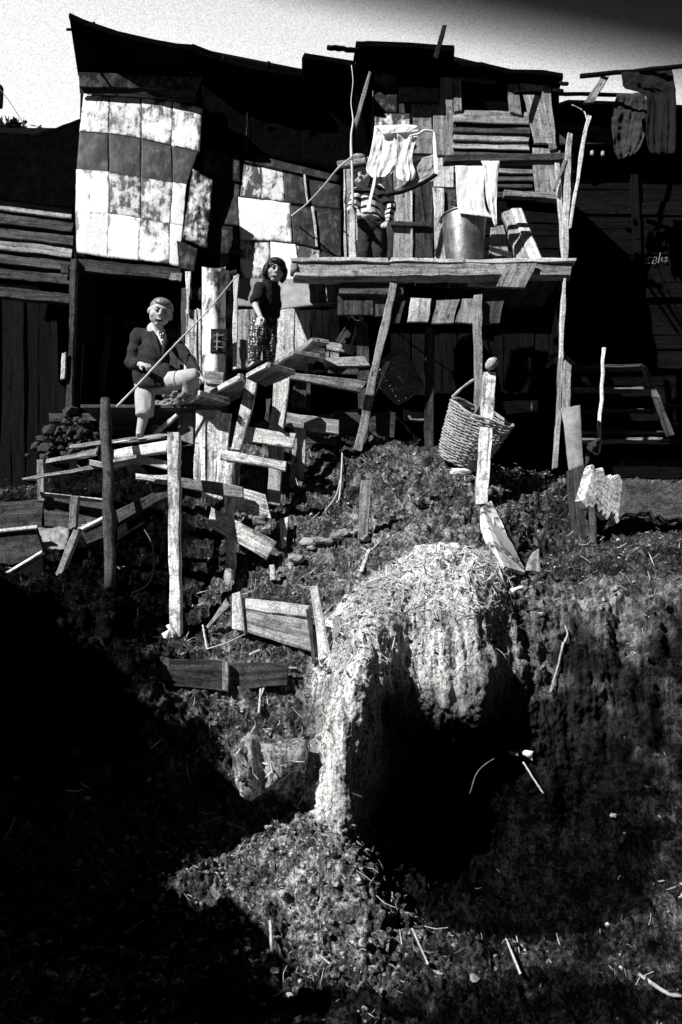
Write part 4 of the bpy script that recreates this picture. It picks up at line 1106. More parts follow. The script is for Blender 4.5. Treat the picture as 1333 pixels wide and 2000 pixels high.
for pts, Y_, m in (([(350, 870), (384, 872), (382, 930), (352, 925)], 5.45, 'wd'), ([(440, 930), (530, 975), (524, 990), (438, 948)], 5.35, 'wd'), ([(455, 905), (470, 906), (468, 948), (454, 946)], 5.3, 'wm'),
    ([(500, 915), (514, 917), (520, 985), (506, 985)], 5.45, 'wd'), ([(598, 850), (660, 858), (658, 872), (598, 866)], 5.8, 'wd'), ([(520, 780), (530, 780), (526, 842), (516, 840)], 5.4, 'wd'),
    ([(603, 705), (612, 706), (606, 805), (597, 803)], 5.75, 'wd'), ([(640, 715), (700, 720), (698, 730), (640, 728)], 5.9, 'wd'), ([(380, 985), (420, 1005), (414, 1022), (376, 1000)], 5.3, 'wd')):
    q('scrap_board', pts, Y_, 0.02, M[m], st, jag=0.008)
# ================================================================ LANDING
ld = thing('landing', G(343, 1236), 'plank landing on tall posts where the boy with the stick stands', 'landing')
g1 = G(343, 1242)
q('post', [(326, 840), (349, 845), (354, 1245), (333, 1247)], [g1.y + .1, g1.y + .1, g1.y, g1.y], 0.07, M['wspeck'], ld, n=14)
g2 = G(217, 1140)
pole('post', (207, 781), (216, 1150), 4.9, min(g2.y, 4.95), 11.5, M['wd'], ld, n=12, wob=0.12)
q('beam', [(222, 880), (327, 858), (327, 883), (222, 894)], [5.15, 4.85, 4.85, 5.15], 0.05, M['wl'], ld)
q('beam', [(88, 905), (187, 885), (187, 893), (125, 906)], [5.5, 5.3, 5.3, 5.5], 0.04, M['wm'], ld)
q('walk_board', [(135, 868), (316, 847), (326, 850), (222, 867)][:2] + [(320, 857), (135, 876)], [5.4, 5.1, 5.1, 5.4], 0.03, M['wm'], ld)
q('walk_board', [(222, 862), (320, 847), (326, 851), (222, 868)], [5.1, 4.9, 4.9, 5.1], 0.03, M['wl'], ld)
w = [PZ(a, b, 1.83) for a, b in ((140, 876), (326, 852), (400, 850), (200, 872))]
for k in range(5):
    y0 = 5.2 + k * 0.17
    plank3('walk_board', (-1.75, y0, 1.545), (-1.75, y0 + .165, 1.545), (-0.98, y0, 1.545), (-0.98, y0 + .165, 1.545), 0.025, M['wd'], ld, back=(0, 0, 1))
q('rail', [(42, 934), (184, 909), (189, 916), (45, 939)], [5.1, 4.9, 4.9, 5.1], 0.03, M['wm'], ld)
q('rail', [(177, 898), (222, 907), (230, 918), (177, 910)], 4.86, 0.04, M['wm'], ld)
tread([(222, 903), (267, 894), (326, 907), (272, 908)], 1.06, 0.02, 'wm', ld)
q('rail', [(222, 906), (268, 896), (270, 902), (222, 913)], 4.85, 0.02, M['wl'], ld)
q('rail', [(268, 896), (326, 908), (326, 916), (270, 903)], 4.84, 0.02, M['wl'], ld)
q('rail', [(264, 925), (327, 927), (327, 946), (266, 936)], 4.86, 0.03, M['wl'], ld)
q('brace', [(228, 998), (327, 947), (327, 970), (231, 1022)], [5.0, 4.75, 4.75, 5.0], 0.03, M['wd'], ld)
q('brace', [(228, 1030), (302, 992), (300, 1012), (228, 1058)], [5.1, 4.9, 4.9, 5.1], 0.03, M['wb'], ld)
q('stub_post', [(72, 897), (84, 897), (86, 978), (72, 978)], 5.2, 0.04, M['wm'], ld)
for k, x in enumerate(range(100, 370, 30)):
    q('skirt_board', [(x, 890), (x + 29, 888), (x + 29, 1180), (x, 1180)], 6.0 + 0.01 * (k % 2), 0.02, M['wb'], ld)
tube('wire_loop', curve_pts([P(280, 1030, 5.0), P(297, 1062, 4.95), P(300, 1105, 4.9), P(290, 1140, 4.8), P(255, 1160, 4.7)], 20), 0.004, M['wire'], seg=5, label='loop of thin wire hanging in the dark between the two landing posts', cat='wire')

# ---- tall tin roll and the block it stands on
tr = thing('tin_roll', P(415, 750, 5.95), 'tall curved sheet of bright tin standing on end beside the boy', 'tin sheet')
def arc_sheet(name, pxl, pxr, py0, py1, Y, depth, mat, parent, n=20, m=24, lean=0):
    V = []
    for i in range(m + 1):
        for j in range(n + 1):
            u = j / n; v = i / m
            x = pxl + (pxr - pxl) * u + lean * v
            V.append(P(x, py0 + (py1 - py0) * v + 3 * math.sin(u * 3) * (1 - v), Y - depth * math.sin(u * math.pi) + 0.004 * pnoise(np.array([u * 4, v * 9, 2.2]))))
    N = len(V); V = V + [p + Vector((0, 0.006, 0)) for p in V]; w_ = n + 1
    Fc = []
    for i in range(m):
        for j in range(n):
            a = i * w_ + j
            Fc += [[a, a + 1, a + w_ + 1, a + w_], [N + a, N + a + w_, N + a + w_ + 1, N + a + 1]]
    rg = list(range(w_)) + [r_ * w_ + n for r_ in range(1, m + 1)] + [m * w_ + c_ for c_ in range(n - 1, -1, -1)] + [r_ * w_ for r_ in range(m - 1, 0, -1)]
    Fc += [[rg[k], N + rg[k], N + rg[(k + 1) % len(rg)], rg[(k + 1) % len(rg)]] for k in range(len(rg))]
    o = mk(name, V, Fc, mat, parent, smooth=True); fixn(o.data); return o
arc_sheet('sheet', 395, 441, 521, 748, 5.95, 0.09, M['tl'], tr)
arc_sheet('sheet', 437, 462, 526, 746, 6.02, 0.03, M['felt'], tr)
o = sheet('label_patch', [(412, 642), (446, 643), (444, 692), (411, 690)], [5.85, 5.88, 5.88, 5.85], M['td'], tr, t=0.003, bulge=0.002)
sv, sf = [], []
for s in ([(418, 655), (438, 655)], [(418, 667), (432, 668)], [(419, 678), (438, 679)], [(425, 650), (424, 684)]):
    v, f = stroke(s, 1.2, 5.843); k = len(sv); sv += v; sf += [[i + k for i in g] for g in f]
mk('stencil_mark', sv, sf, M['galv'], tr)
q('edge_batten', [(457, 536), (467, 536), (460, 720), (454, 720)], 5.95, 0.02, M['wl'], tr)
q('base_block', [(402, 724), (437, 728), (436, 750), (401, 748)], 5.8, 0.05, M['wm'], tr)
q('base_board', [(400, 748), (434, 750), (432, 778), (400, 776)], 5.82, 0.03, M['wl'], tr)

# ---- rubble heap behind the boy
rh = thing('rubble_heap', P(345, 850, 5.7), 'heap of dark rubble and brushwood behind the legs of the boy', 'rubble')
VV, FF, off = [], [], 0
for k in range(140):
    x = rng.uniform(300, 385); y = rng.uniform(755 + abs(x - 350) * 0.6, 850)
    v, f = rock_data(P(x, y, 5.65 + rng.uniform(0, .4)), rng.uniform(4, 10) / F * 5.7, 2, (1, 1, .8), k)
    VV.append(v); FF += [[i + off for i in g] for g in f]; off += len(v)
tag(mk('rubble', np.vstack(VV), FF, M['stone'], rh), kind='stuff')
rh2 = thing('earth_heap', P(150, 890, 5.9), 'low dark heap of earth and leaves behind the left end of the landing', 'heap')
VV, FF, off = [], [], 0
for k in range(160):
    x = rng.gauss(140, 35); y = rng.uniform(800 + abs(x - 140) * 0.9, 900)
    v, f = rock_data(P(x, y, 5.9 + rng.uniform(0, .5)), rng.uniform(5, 14) / F * 6, 1, (1, 1, .8), k)
    VV.append(v); FF += [[i + off for i in g] for g in f]; off += len(v)
tag(mk('clods', np.vstack(VV), FF, M['leafd'], rh2), kind='stuff')

# ================================================================ PLANTER BOXES at the left edge
pb = thing('planter_box', G(60, 1150), 'broken plank box full of rubbish at the left edge below the landing', 'box')
q('box_board', [(-60, 990), (83, 974), (84, 1032), (-60, 1045)], 5.3, 0.03, M['wd'], pb)
q('box_board', [(87, 967), (204, 980), (204, 1036), (87, 1028)], 5.25, 0.03, M['wd'], pb, )
plank3('box_edge', P(87, 966, 5.2), P(87, 970, 5.22), P(204, 979, 5.15), P(204, 983, 5.18), 0.02, M['wl'], pb, jag=0.001)
q('box_board', [(-60, 1052), (73, 1034), (86, 1086), (-60, 1125)], 4.75, 0.03, M['wd'], pb)
plank3('box_edge', P(-60, 1048, 4.72), P(-60, 1052, 4.76), P(73, 1031, 4.72), P(73, 1035, 4.76), 0.02, M['wl'], pb, jag=0.002)
q('box_board', [(4, 1130), (86, 1079), (92, 1160), (-10, 1175)], [4.6, 4.6, 4.55, 4.55], 0.03, M['wb'], pb)
plank3('box_edge', P(4, 1126, 4.58), P(8, 1134, 4.6), P(84, 1077, 4.58), P(88, 1084, 4.6), 0.02, M['wl'], pb, jag=0.002)
q('box_board', [(-60, 1150), (90, 1130), (90, 1160), (-60, 1185)], 4.52, 0.03, M['wb'], pb)
q('stake', [(141, 969), (155, 969), (150, 1030), (132, 1034)], 4.9, 0.04, M['wm'], pb)
q('brace', [(147, 1030), (157, 1037), (104, 1166), (86, 1172)], 4.62, 0.04, M['wm'], pb)
q('box_board', [(160, 1037), (204, 1016), (204, 1050), (168, 1062)], 4.8, 0.03, M['wd'], pb)
plank3('box_edge', P(160, 1034, 4.78), P(164, 1039, 4.8), P(204, 1012, 4.78), P(205, 1018, 4.8), 0.02, M['wl'], pb, jag=0.002)
sheet('sacking', [(75, 1034), (140, 1032), (128, 1074), (88, 1070)], [5.0, 5.0, 4.8, 4.8], M['galv'], None, crump=0.018, bulge=0.01, nu=30, nv=24, label='crumpled pale sacking lying in the broken plank box', cat='sacking')
sheet('sacking', [(-40, 1112), (28, 1110), (10, 1134), (-40, 1136)], [4.75, 4.75, 4.62, 4.62], M['cloth_g'], None, crump=0.015, bulge=0.01, nu=26, nv=14, label='strip of pale sacking behind the lowest edge board at the left edge', cat='sacking')
for k in range(3):
    v, f = rock_data(P(160 + 9 * k, 1032 - 5 * k, 4.85), 0.02, 1, (1.4, 1, .6), k)
    mk('stone', v, f, M['stone'], pb)

# ================================================================ EARTH STEPS
s1 = thing('retaining_step', G(540, 1260), 'upper earth step held by two pale boards between stakes', 'earth step')
yA = gy(470, 1225) - .06; yB = gy(605, 1275) - .06
q('board', [(472, 1167), (601, 1184), (600, 1207), (472, 1189)], [yA, yB, yB, yA], 0.03, M['wl'], s1)
q('board', [(472, 1192), (601, 1210), (610, 1272), (474, 1232)], [yA, yB, yB, yA], 0.03, M['wm'], s1)
q('stake', [(453, 1156), (471, 1157), (476, 1232), (456, 1232)], yA - .04, 0.035, M['wl'], s1)
q('stake', [(599, 1187), (607, 1190), (619, 1296), (610, 1296)], yB - .05, 0.03, M['wd'], s1)
q('stake', [(606, 1142), (622, 1144), (648, 1280), (624, 1296)], yB - .08, 0.04, M['wl'], s1)
s2 = thing('retaining_step', G(440, 1340), 'lower earth step faced with blackened boards and one pale stake', 'earth step')
yC = gy(330, 1330) - .05; yD2 = gy(560, 1345) - .05
q('board', [(311, 1284), (333, 1285), (333, 1330), (312, 1328)], [yC] * 4, 0.03, M['wd'], s2)
q('board', [(330, 1286), (448, 1292), (448, 1352), (330, 1340)], [yC, (yC + yD2) / 2, (yC + yD2) / 2, yC], 0.03, M['wd'], s2)
q('board', [(446, 1293), (562, 1297), (560, 1340), (446, 1352)], [(yC + yD2) / 2, yD2, yD2, (yC + yD2) / 2], 0.03, M['wd'], s2)
q('stake', [(433, 1292), (447, 1293), (446, 1352), (435, 1350)], (yC + yD2) / 2 - .05, 0.03, M['wm'], s2)
def stake(pts, mat, label, cat='stake', t=0.03, dy=0.03, name='stake', group=None):
    bx = (pts[2][0] + pts[3][0]) / 2; by_ = (pts[2][1] + pts[3][1]) / 2
    y = gy(bx, by_) - dy
    return q(name, pts, y, t, M[mat], label=label, cat=cat, group=group)
stake([(654, 1200), (671, 1203), (659, 1252), (648, 1248)], 'wm', 'short grey stake just right of the tall pointed step post')
stake([(705, 938), (728, 940), (721, 1052), (697, 1052)], 'wm', 'squared grey stake standing alone in the slope below the leaning prop')
stake([(525, 1106), (536, 1104), (541, 1132), (530, 1134)], 'wl', 'pale splinter of wood standing on the slope above the upper step')
stake([(546, 1010), (564, 1008), (560, 1065), (548, 1068)], 'wspeck', 'stubby pale stake at the foot of the stairs')
stake([(442, 1170), (449, 1183), (406, 1230), (401, 1224)], 'wm', 'grey slat lying slanted left of the upper step', 'slat', 0.02)
stake([(1042, 1075), (1055, 1070), (1056, 1118), (1026, 1112)], 'wm', 'short plank end sticking up right of the bent pale sheet', 'plank end', 0.02)
# bent pale sheet on the mound's shoulder
prism('bent_sheet', [P(a, b, gy(a, b) - .08) for a, b in ((942, 990), (960, 978), (985, 1030), (1008, 1075), (1026, 1118), (986, 1106), (960, 1065), (944, 1035))], 0.02, M['tl'], sub=3, wob=0.008, label='bent pale sheet lying down the slope behind the mound top', cat='sheet')
# front post with log end by the basket
fp = thing('post', G(942, 972), 'stout pale squared post with a log end on top in front of the big basket', 'post')
q('shaft', [(946, 724), (970, 727), (953, 985), (929, 985)], [5.35, 5.35, gy(942, 980) - .04, gy(942, 980) - .04], 0.07, M['wspeck'], fp)
pole('log_end', (958, 714), (966, 706), 5.3, 5.6, 10, M['wl'], fp, n=3, wob=0.15)
# shovel-shaped board on the right
rb_ = thing('post', G(1135, 1050), 'rusty iron sheet nailed to a rotten post at the edge of the right terrace', 'post')
sheet('iron_sheet', [(1097, 796), (1134, 790), (1140, 912), (1112, 922)], [5.3, 5.3, 5.28, 5.28], M['galv'], rb_, bulge=0.012, t=0.008)
q('shaft', [(1110, 915), (1141, 908), (1154, 1062), (1124, 1060)], 5.25, 0.06, M['wd'], rb_)
q('shaft', [(1103, 700), (1116, 714), (1116, 800), (1100, 800)], 5.5, 0.04, M['wm'], rb_)
lg = thing('plank_baulk', G(1240, 1010), 'thick rotten baulk of timber retaining the right terrace', 'timber')
q('baulk', [(1156, 918), (1222, 934), (1218, 1012), (1146, 984)], [5.1, 5.2, 5.2, 5.1], 0.08, M['wspeck'], lg, jag=0.03, bev=0.016, n=18)
q('baulk', [(1218, 930), (1420, 952), (1420, 1020), (1216, 1008)], [5.12, 5.0, 5.0, 5.12], 0.08, M['wd'], lg, jag=0.03, bev=0.016, n=22)
q('stake', [(1150, 985), (1162, 985), (1170, 1085), (1158, 1088)], 5.12, 0.03, M['wd'], lg)
q('board', [(1140, 912), (1420, 912), (1420, 935), (1142, 935)], 5.6, 0.03, M['wb'], lg)
# ladder and pole in the shade
la = thing('steps', P(1200, 860, 6.4), 'open wooden steps half lost in the shade at the right', 'steps')
for k, (y, x0, x1) in enumerate(((712, 1112, 1256), (756, 1114, 1268), (798, 1120, 1284), (841, 1122, 1298), (856, 1115, 1292))):
    q('rung', [(x0, y), (x1, y - 1), (x1, y + 4), (x0, y + 5)], 6.6 - 0.02 * k, 0.12, M['wm' if k in (1, 4) else 'wd'], la)
q('side_rail', [(1252, 714), (1262, 714), (1290, 776), (1276, 778)], 6.5, 0.03, M['wm'], la)
q('side_rail', [(1276, 776), (1290, 776), (1318, 850), (1304, 851)], 6.48, 0.03, M['wd'], la)
q('side_rail', [(1108, 705), (1116, 705), (1120, 880), (1110, 880)], 6.55, 0.03, M['wd'], la)
for k in range(5):
    q('backing_board', [(1100, 720 + 36 * k), (1420, 718 + 36 * k), (1420, 753 + 36 * k), (1100, 755 + 36 * k)], 6.9 + .01 * (k % 2), 0.02, M['wb'], la)
pole('pole', (1180, 680), (1169, 884), 5.9, 5.85, 4, M['wl'], n=8, label='slim pale pole standing upright before the shaded steps', cat='pole')
sheet('rag', [(1146, 868), (1172, 855), (1166, 905), (1140, 912)], 5.6, M['cloth_d'], None, crump=0.05, bulge=0.02, nu=16, nv=16, label='dark rag caught at the foot of the slim pale pole', cat='rag')

# ================================================================ BASKETS
def basket(c, ax, h, r0, r1, label, wm, cat='basket', nrings=26, handle=None, oval=1.0):
    b = thing('basket', c, label, cat)
    ax = Vector(ax).normalized(); s = ax.orthogonal().normalized(); t = ax.cross(s)
    def rad(v): return r0 + (r1 - r0) * v ** 0.7
    ns = 26; V, Fc = [], []
    for i in range(nrings):
        v = (i + .5) / nrings
        ring = []
        for j in range(ns * 3 + 1):
            a = 2 * math.pi * j / (ns * 3)
            rr_ = rad(v) + 0.006 * math.cos(a * ns / 2 + math.pi * (i % 2)) + rng.uniform(-.002, .002)
            ring.append(c + ax * (h * v + 0.006 * math.sin(a * 3 + i)) + (s * math.cos(a) + t * math.sin(a) * oval) * rr_)
        vv, ff, _ = tube_data(ring, h / nrings * 0.42, 5, 0.2, cap=False)
        k = len(V); V += vv; Fc += [[x + k for x in g] for g in ff]
    mk('weave', V, Fc, M[wm], b, smooth=True)
    V, Fc = [], []
    for j in range(ns):
        a = 2 * math.pi * j / ns
        pts = [c + ax * (h * v) + (s * math.cos(a) + t * math.sin(a) * oval) * rad(max(v, 0)) for v in np.linspace(0, 1.0, 7)]
        vv, ff, _ = tube_data(pts, 0.005, 5); k = len(V); V += vv; Fc += [[x + k for x in g] for g in ff]
    mk('stakes', V, Fc, M[wm], b)
    rim = []
    for j in range(97):
        a = 2 * math.pi * j / 48
        rim.append(c + ax * (h + 0.008 * math.sin(a * 5)) + (s * math.cos(a) + t * math.sin(a) * oval) * (r1 + 0.006 * math.cos(a * 8.5)))
    tube('rim', rim, 0.008, M[wm], b, seg=6)
    base = [c + (s * math.cos(a) + t * math.sin(a) * oval) * r0 for a in np.linspace(0, 2 * math.pi, 24, endpoint=False)]
    prism('base', base, 0.01, M[wm], b, vec=-ax * 0.01)
    if handle: tube('handle', curve_pts(handle, 14), 0.011, M[wm], b, seg=7, wob=0.1)
    return b
Ybk = 5.62
cB = P(898, 900, Ybk); cT = P(942, 806, Ybk - 0.17)
axb = cT - cB
basket(cB, axb, axb.length, 0.155, 0.235, 'big pale wicker basket tilted on the ground behind the stout post', 'wicker', handle=[P(884, 776, Ybk - .08), P(903, 758, Ybk - .02), P(925, 742, Ybk + .04)])
cB2 = P(800, 770, 6.3); cT2 = P(760, 715, 6.2)
basket(cB2, cT2 - cB2, 0.33, 0.13, 0.17, 'dark wicker basket lying in the shade under the balcony behind the leaning prop', 'wickerd', nrings=16)
q('board', [(752, 705), (762, 707), (742, 752), (733, 770)], 5.75, 0.02, M['wl'], label='short pale batten nailed to the leaning prop', cat='batten')
q('plank', [(985, 785), (1052, 780), (1052, 800), (990, 806)], 6.2, 0.03, M['wm'], label='grey plank lying in the dark behind the big basket', cat='plank')
q('plank', [(650, 805), (775, 805), (770, 855), (655, 862)], 6.15, 0.03, M['wd'], label='wide dark board at the back of the ground under the balcony', cat='board')
q('plank', [(790, 800), (832, 806), (832, 822), (790, 820)], 6.3, 0.04, M['wm'], label='grey block of timber under the dark basket', cat='timber')
# rag below the basket
v, f = rock_data(P(900, 922, gy(900, 925) - .1), 0.05, 3, (1.3, .6, .5), 33)
mk('rag', v, f, M['cloth'], smooth=True, label='white rag on the earth below the big basket', cat='rag')

# ================================================================ LOOSE STONES, STICKS, PAPER
def stone(x, y, r, label, sd, mat='stone', sq=(1.2, 1, .7), group=None):
    g = G(x, y); v, f = rock_data(g - Vector((0, 0.02, 0)), 0.9 * r / F * g.y, 2, sq, sd)
    return mk('stone', v, f, M[mat], smooth=False, label=label, cat='stone', group=group)
stone(832, 978, 24, 'rounded earthy boulder on the slope below the big basket', 41, 'clod')
for k, (x, y, r) in enumerate(((602, 1062, 16), (622, 1058, 12), (640, 1052, 11), (657, 1044, 13), (676, 1040, 13), (690, 1038, 9), (612, 1070, 9))):
    stone(x, y, r, ('leftmost big stone', 'second stone from the left', 'third stone from the left', 'middle stone', 'second stone from the right', 'rightmost small stone', 'low stone before the left end')[k] + ' of the rubble row below the stairs', 50 + k, group='rubble row')
stone(712, 1052, 10, 'small stone at the foot of the lone squared stake', 60)
stone(575, 1090, 14, 'rough stone below the left end of the rubble row', 61)
stone(640, 1302, 7, 'small pale stone under the pointed step post', 62)
stone(492, 1234, 5, 'small white pebble on the ground before the upper step', 63, 'paper')
stone(568, 1304, 8, 'flat pale stone at the right end of the lower step', 64, sq=(1.4, 1, .4))
stone(568, 1932, 6, 'white pebble on the foreground earth left of centre', 65, 'paper')
stone(485, 1848, 6, 'white pebble at the shadow edge in the foreground', 66, 'paper')
stone(925, 1905, 9, 'pale pebble on the foreground earth right of centre', 67)
stone(1195, 1585, 6, 'pale pebble low on the shaded right bank', 68)
def stick(pts, r, label, mat='straw', lift=0.03, cat='stick', hang=None):
    w = []
    for i, (x, y) in enumerate(pts):
        g = G(x, y) if hang is None else P(x, y, hang[i])
        w.append(g - ray(x, y).normalized() * lift)
    tube('stick', curve_pts(w, 14), r, M[mat], seg=5, wob=0.25, label=label, cat=cat)
stick([(670, 872), (668, 905), (662, 960), (657, 975)], 0.006, 'forked pale twig upright on the slope left of the leaning prop')
stick([(668, 915), (658, 965), (628, 998)], 0.005, 'thin pale twig bending left below the forked twig')
stick([(724, 1072), (708, 1112)], 0.014, 'thick splintered stick on the slope below the lone stake', 'wl')
stick([(740, 1060), (722, 1068), (700, 1066)], 0.005, 'thin twig lying across the slope beside the thick splintered stick')
stick([(853, 1080), (815, 1098), (795, 1110)], 0.006, 'straight pale stick lying on top of the mound')
stick([(720, 1130), (770, 1115), (800, 1108)], 0.007, 'pale root running along the left crest of the mound')
stick([(975, 1098), (985, 1125), (994, 1148)], 0.006, 'thin stick hanging over the mound crest below the bent sheet')
stick([(399, 1222), (406, 1260)], 0.006, 'short upright twig on the upper step ground')
stick([(406, 1262), (450, 1250), (495, 1228), (508, 1195)], 0.005, 'long thin twig bent across the upper step ground')
stick([(505, 1388), (514, 1330), (535, 1292)], 0.006, 'long stalk leaning over the lower step boards')
stick([(510, 1360), (524, 1315), (530, 1296)], 0.005, 'second stalk close beside the long leaning stalk')
stick([(467, 1470), (500, 1420)], 0.005, 'single straw on the dark slope below the lower step')
stick([(490, 1278), (508, 1264)], 0.008, 'short pale stick lying before the boards of the upper step')
stick([(530, 1858), (528, 1800)], 0.006, 'pale stalk standing up in the sunlit foreground earth')
stick([(838, 1882), (815, 1830), (803, 1812)], 0.004, 'thin stick at the front edge of the dark hollow', 'wicker')
stick([(985, 1830), (1015, 1900)], 0.005, 'thin twig lying on the foreground right of the hollow')
stick([(1245, 1900), (1300, 1935), (1333, 1940)], 0.007, 'thin root across the lower right corner', 'wicker')
stick([(1100, 1250), (1088, 1300), (1075, 1350), (1085, 1330)], 0.006, 'pale twisted root hanging down the right bank', 'wicker')
stick([(1095, 1262), (1110, 1240), (1105, 1225)], 0.005, 'short root curl at the top of the twisted root', 'wicker')
pa = G(1015, 1470)
sheet('paper_scrap', [(990, 1466), (1012, 1468), (1014, 1478), (1000, 1474)], pa.y - .06, M['paper'], None, crump=0.02, bulge=.01, nu=8, nv=6, label='white paper scrap caught in the dark hollow of the bank', cat='paper')
sheet('paper_scrap', [(1014, 1464), (1040, 1466), (1040, 1486), (1022, 1474)], pa.y - .05, M['paper'], None, crump=0.02, bulge=.01, nu=8, nv=6, label='crumpled paper beside the stick hanging in the hollow', cat='paper')
stick([(1022, 1488), (1042, 1520), (1062, 1550)], 0.005, 'thin pale stick slanting down from the paper in the hollow', hang=[pa.y - .06, pa.y - .1, pa.y - .12])
stick([(975, 1475), (935, 1505), (918, 1550)], 0.003, 'hair-thin stalk arching left from the paper in the hollow', 'wire', hang=[pa.y - .06, pa.y - .05, pa.y - .04])
gs = G(335, 1240)
for k, pts in enumerate(([(325, 1222), (332, 1219), (347, 1240), (340, 1246)], [(316, 1238), (332, 1228), (330, 1250), (322, 1248)], [(997, 1150), (1020, 1143), (1024, 1150), (1000, 1158)])):
    y = gy(pts[0][0], pts[0][1] + 10) - .05
    sheet('paper_scrap', pts, y, M['paper'], None, crump=0.015, bulge=.01, nu=8, nv=8, label=('white paper leaf standing at the foot of the tall pale landing post', 'crumpled white paper left of the tall pale landing post', 'white rag scrap at the top right edge of the mound')[k], cat='paper')

# ================================================================ added unseen shack left of the photographer, roofline shaped to throw the lower-left shade
shade_caster = thing('shack', Vector((-4.4, 1.6, -1.6)), 'added shade caster built as a plank shack and lean-to, unseen left of the viewpoint', 'shack', 'hillside shacks')
XW = -2.9
def caster_walls(x0, x1, y0, y1, zy0, zy1, n):
    for k in range(n):
        ya = y0 + (y1 - y0) * k / n; yb = y0 + (y1 - y0) * (k + 1) / n - 0.004
        rj = rng.uniform(-0.03, 0.16)
        f = lambda y: zy0 + (zy1 - zy0) * (y - y0) / (y1 - y0)
        plank3('plank', (x1, ya, -1.9), (x1, yb, -1.9), (x1, ya, f(ya) + rj), (x1, yb, f(yb) + rj), 0.02, M['wd'], shade_caster, back=(-1, 0, 0))
    m = max(3, int((x1 - x0) / 0.25))
    for k in range(m):
        xa = x0 + (x1 - x0) * k / m; xb = x0 + (x1 - x0) * (k + 1) / m - 0.004
        plank3('plank', (xa, y1, -1.9), (xb, y1, -1.9), (xa, y1, zy1), (xb, y1, zy1), 0.02, M['wd'], shade_caster, back=(0, -1, 0))
        plank3('plank', (xa, y0, -1.9), (xb, y0, -1.9), (xa, y0, zy0), (xb, y0, zy0), 0.02, M['wd'], shade_caster, back=(0, 1, 0))
    prism('roof', [(x0, y0 - .03, zy0), (x1 - .1, y0 - .03, zy0), (x1 - .1, y1 + .03, zy1), (x0, y1 + .03, zy1)], 0.04, M['tar'], shade_caster, vec=(0, 0, .04))
caster_walls(-6.0, XW, 1.3, 3.3, 1.92, 1.5, 11)
caster_walls(-5.0, XW, -0.6, 1.27, 1.95, 1.34, 9)

# ================================================================ PEOPLE
def _sphere(n=12, m=18):
    V = []; Fc = []
    for i in range(n + 1):
        t = math.pi * i / n
        for j in range(m):
            a = 2 * math.pi * j / m
            V.append((math.sin(t) * math.cos(a), math.sin(t) * math.sin(a), math.cos(t)))
    for i in range(n):
        for j in range(m):
            j2 = (j + 1) % m
            Fc.append([i * m + j, i * m + j2, i * m + m + j2, i * m + m + j])
    return np.array(V), Fc
_SV, _SF = _sphere()
def prim_mesh(pr):
    if pr[0] == 'e':
        _, c, rad, fr = pr
        B = np.array([list(x) for x in fr])           # rows: r,u,f
        return np.array(c) + (_SV * np.array(rad)) @ B, _SF
    _, a, b, ra, rb = pr
    a = np.array(a); b = np.array(b); d = b - a; L = np.linalg.norm(d)
    z = d / (L + 1e-9); x = np.cross(z, (0.3, 0.9, 0.1)); x /= np.linalg.norm(x); y = np.cross(z, x)
    t = (_SV[:, 2:3] + 1) / 2
    top = _SV[:, 2] > 0.0001
    W = _SV @ np.array([x, y, z])
    return np.where(top[:, None], b + W * rb, a + W * ra), _SF
def blobby(name, prims, voxel, mat, parent, amp=0.0, freq=20, smooth=3, fold=None, cuts=(), **k):
    """union of tapered limbs and ellipsoids grown into one continuous skin"""
    VV, FF, off = [], [], 0
    for p in prims:
        v, f = prim_mesh(p); VV.append(v); FF += [[i + off for i in g] for g in f]; off += len(v)
    me = bpy.data.meshes.new('tmp'); me.from_pydata(np.vstack(VV).tolist(), [], FF); fixn(me)
    o = bpy.data.objects.new('tmp', me); C.objects.link(o)
    r = o.modifiers.new('r', 'REMESH'); r.mode = 'VOXEL'; r.voxel_size = voxel
    s = o.modifiers.new('s', 'SMOOTH'); s.factor = 0.5; s.iterations = smooth
    dg = bpy.context.evaluated_depsgraph_get(); dg.update()
    m2 = bpy.data.meshes.new_from_object(o.evaluated_get(dg))
    n = len(m2.vertices); V = np.empty(n * 3); m2.vertices.foreach_get('co', V); V = V.reshape(-1, 3)
    N = np.empty(n * 3); m2.vertices.foreach_get('normal', N); N = N.reshape(-1, 3)
    faces = [list(p.vertices) for p in m2.polygons]
    bpy.data.objects.remove(o); bpy.data.meshes.remove(me); bpy.data.meshes.remove(m2)
    if amp:
        V = V + N * (fbm(V * freq, 3) * amp)[:, None]
        if fold: V = V + N * (np.sin(V @ np.array(fold[0]) + fbm(V * 6, 2) * 5) * fold[1])[:, None]
    for p, d, r_ in cuts:                 # flat hems: squash what lies past the plane
        p = np.array(p); d = np.array(Vector(d).normalized())
        h = (V - p) @ d; lat = np.linalg.norm(V - p, axis=1)
        m = (h > 0) & (lat < r_)
        V[m] = V[m] - d * h[m][:, None]
    return mk(name, V, faces, mat, parent, smooth=True, **k)
def frame(yaw, pitch, roll):
    """head frame: r to the viewer's right, u up, f out of the face (yaw 0 = towards the camera)"""
    m = Matrix.Rotation(yaw, 3, 'Z') @ Matrix.Rotation(pitch, 3, 'X') @ Matrix.Rotation(roll, 3, 'Y')
    return [m @ Vector((1, 0, 0)), m @ Vector((0, 0, 1)), m @ Vector((0, -1, 0))]
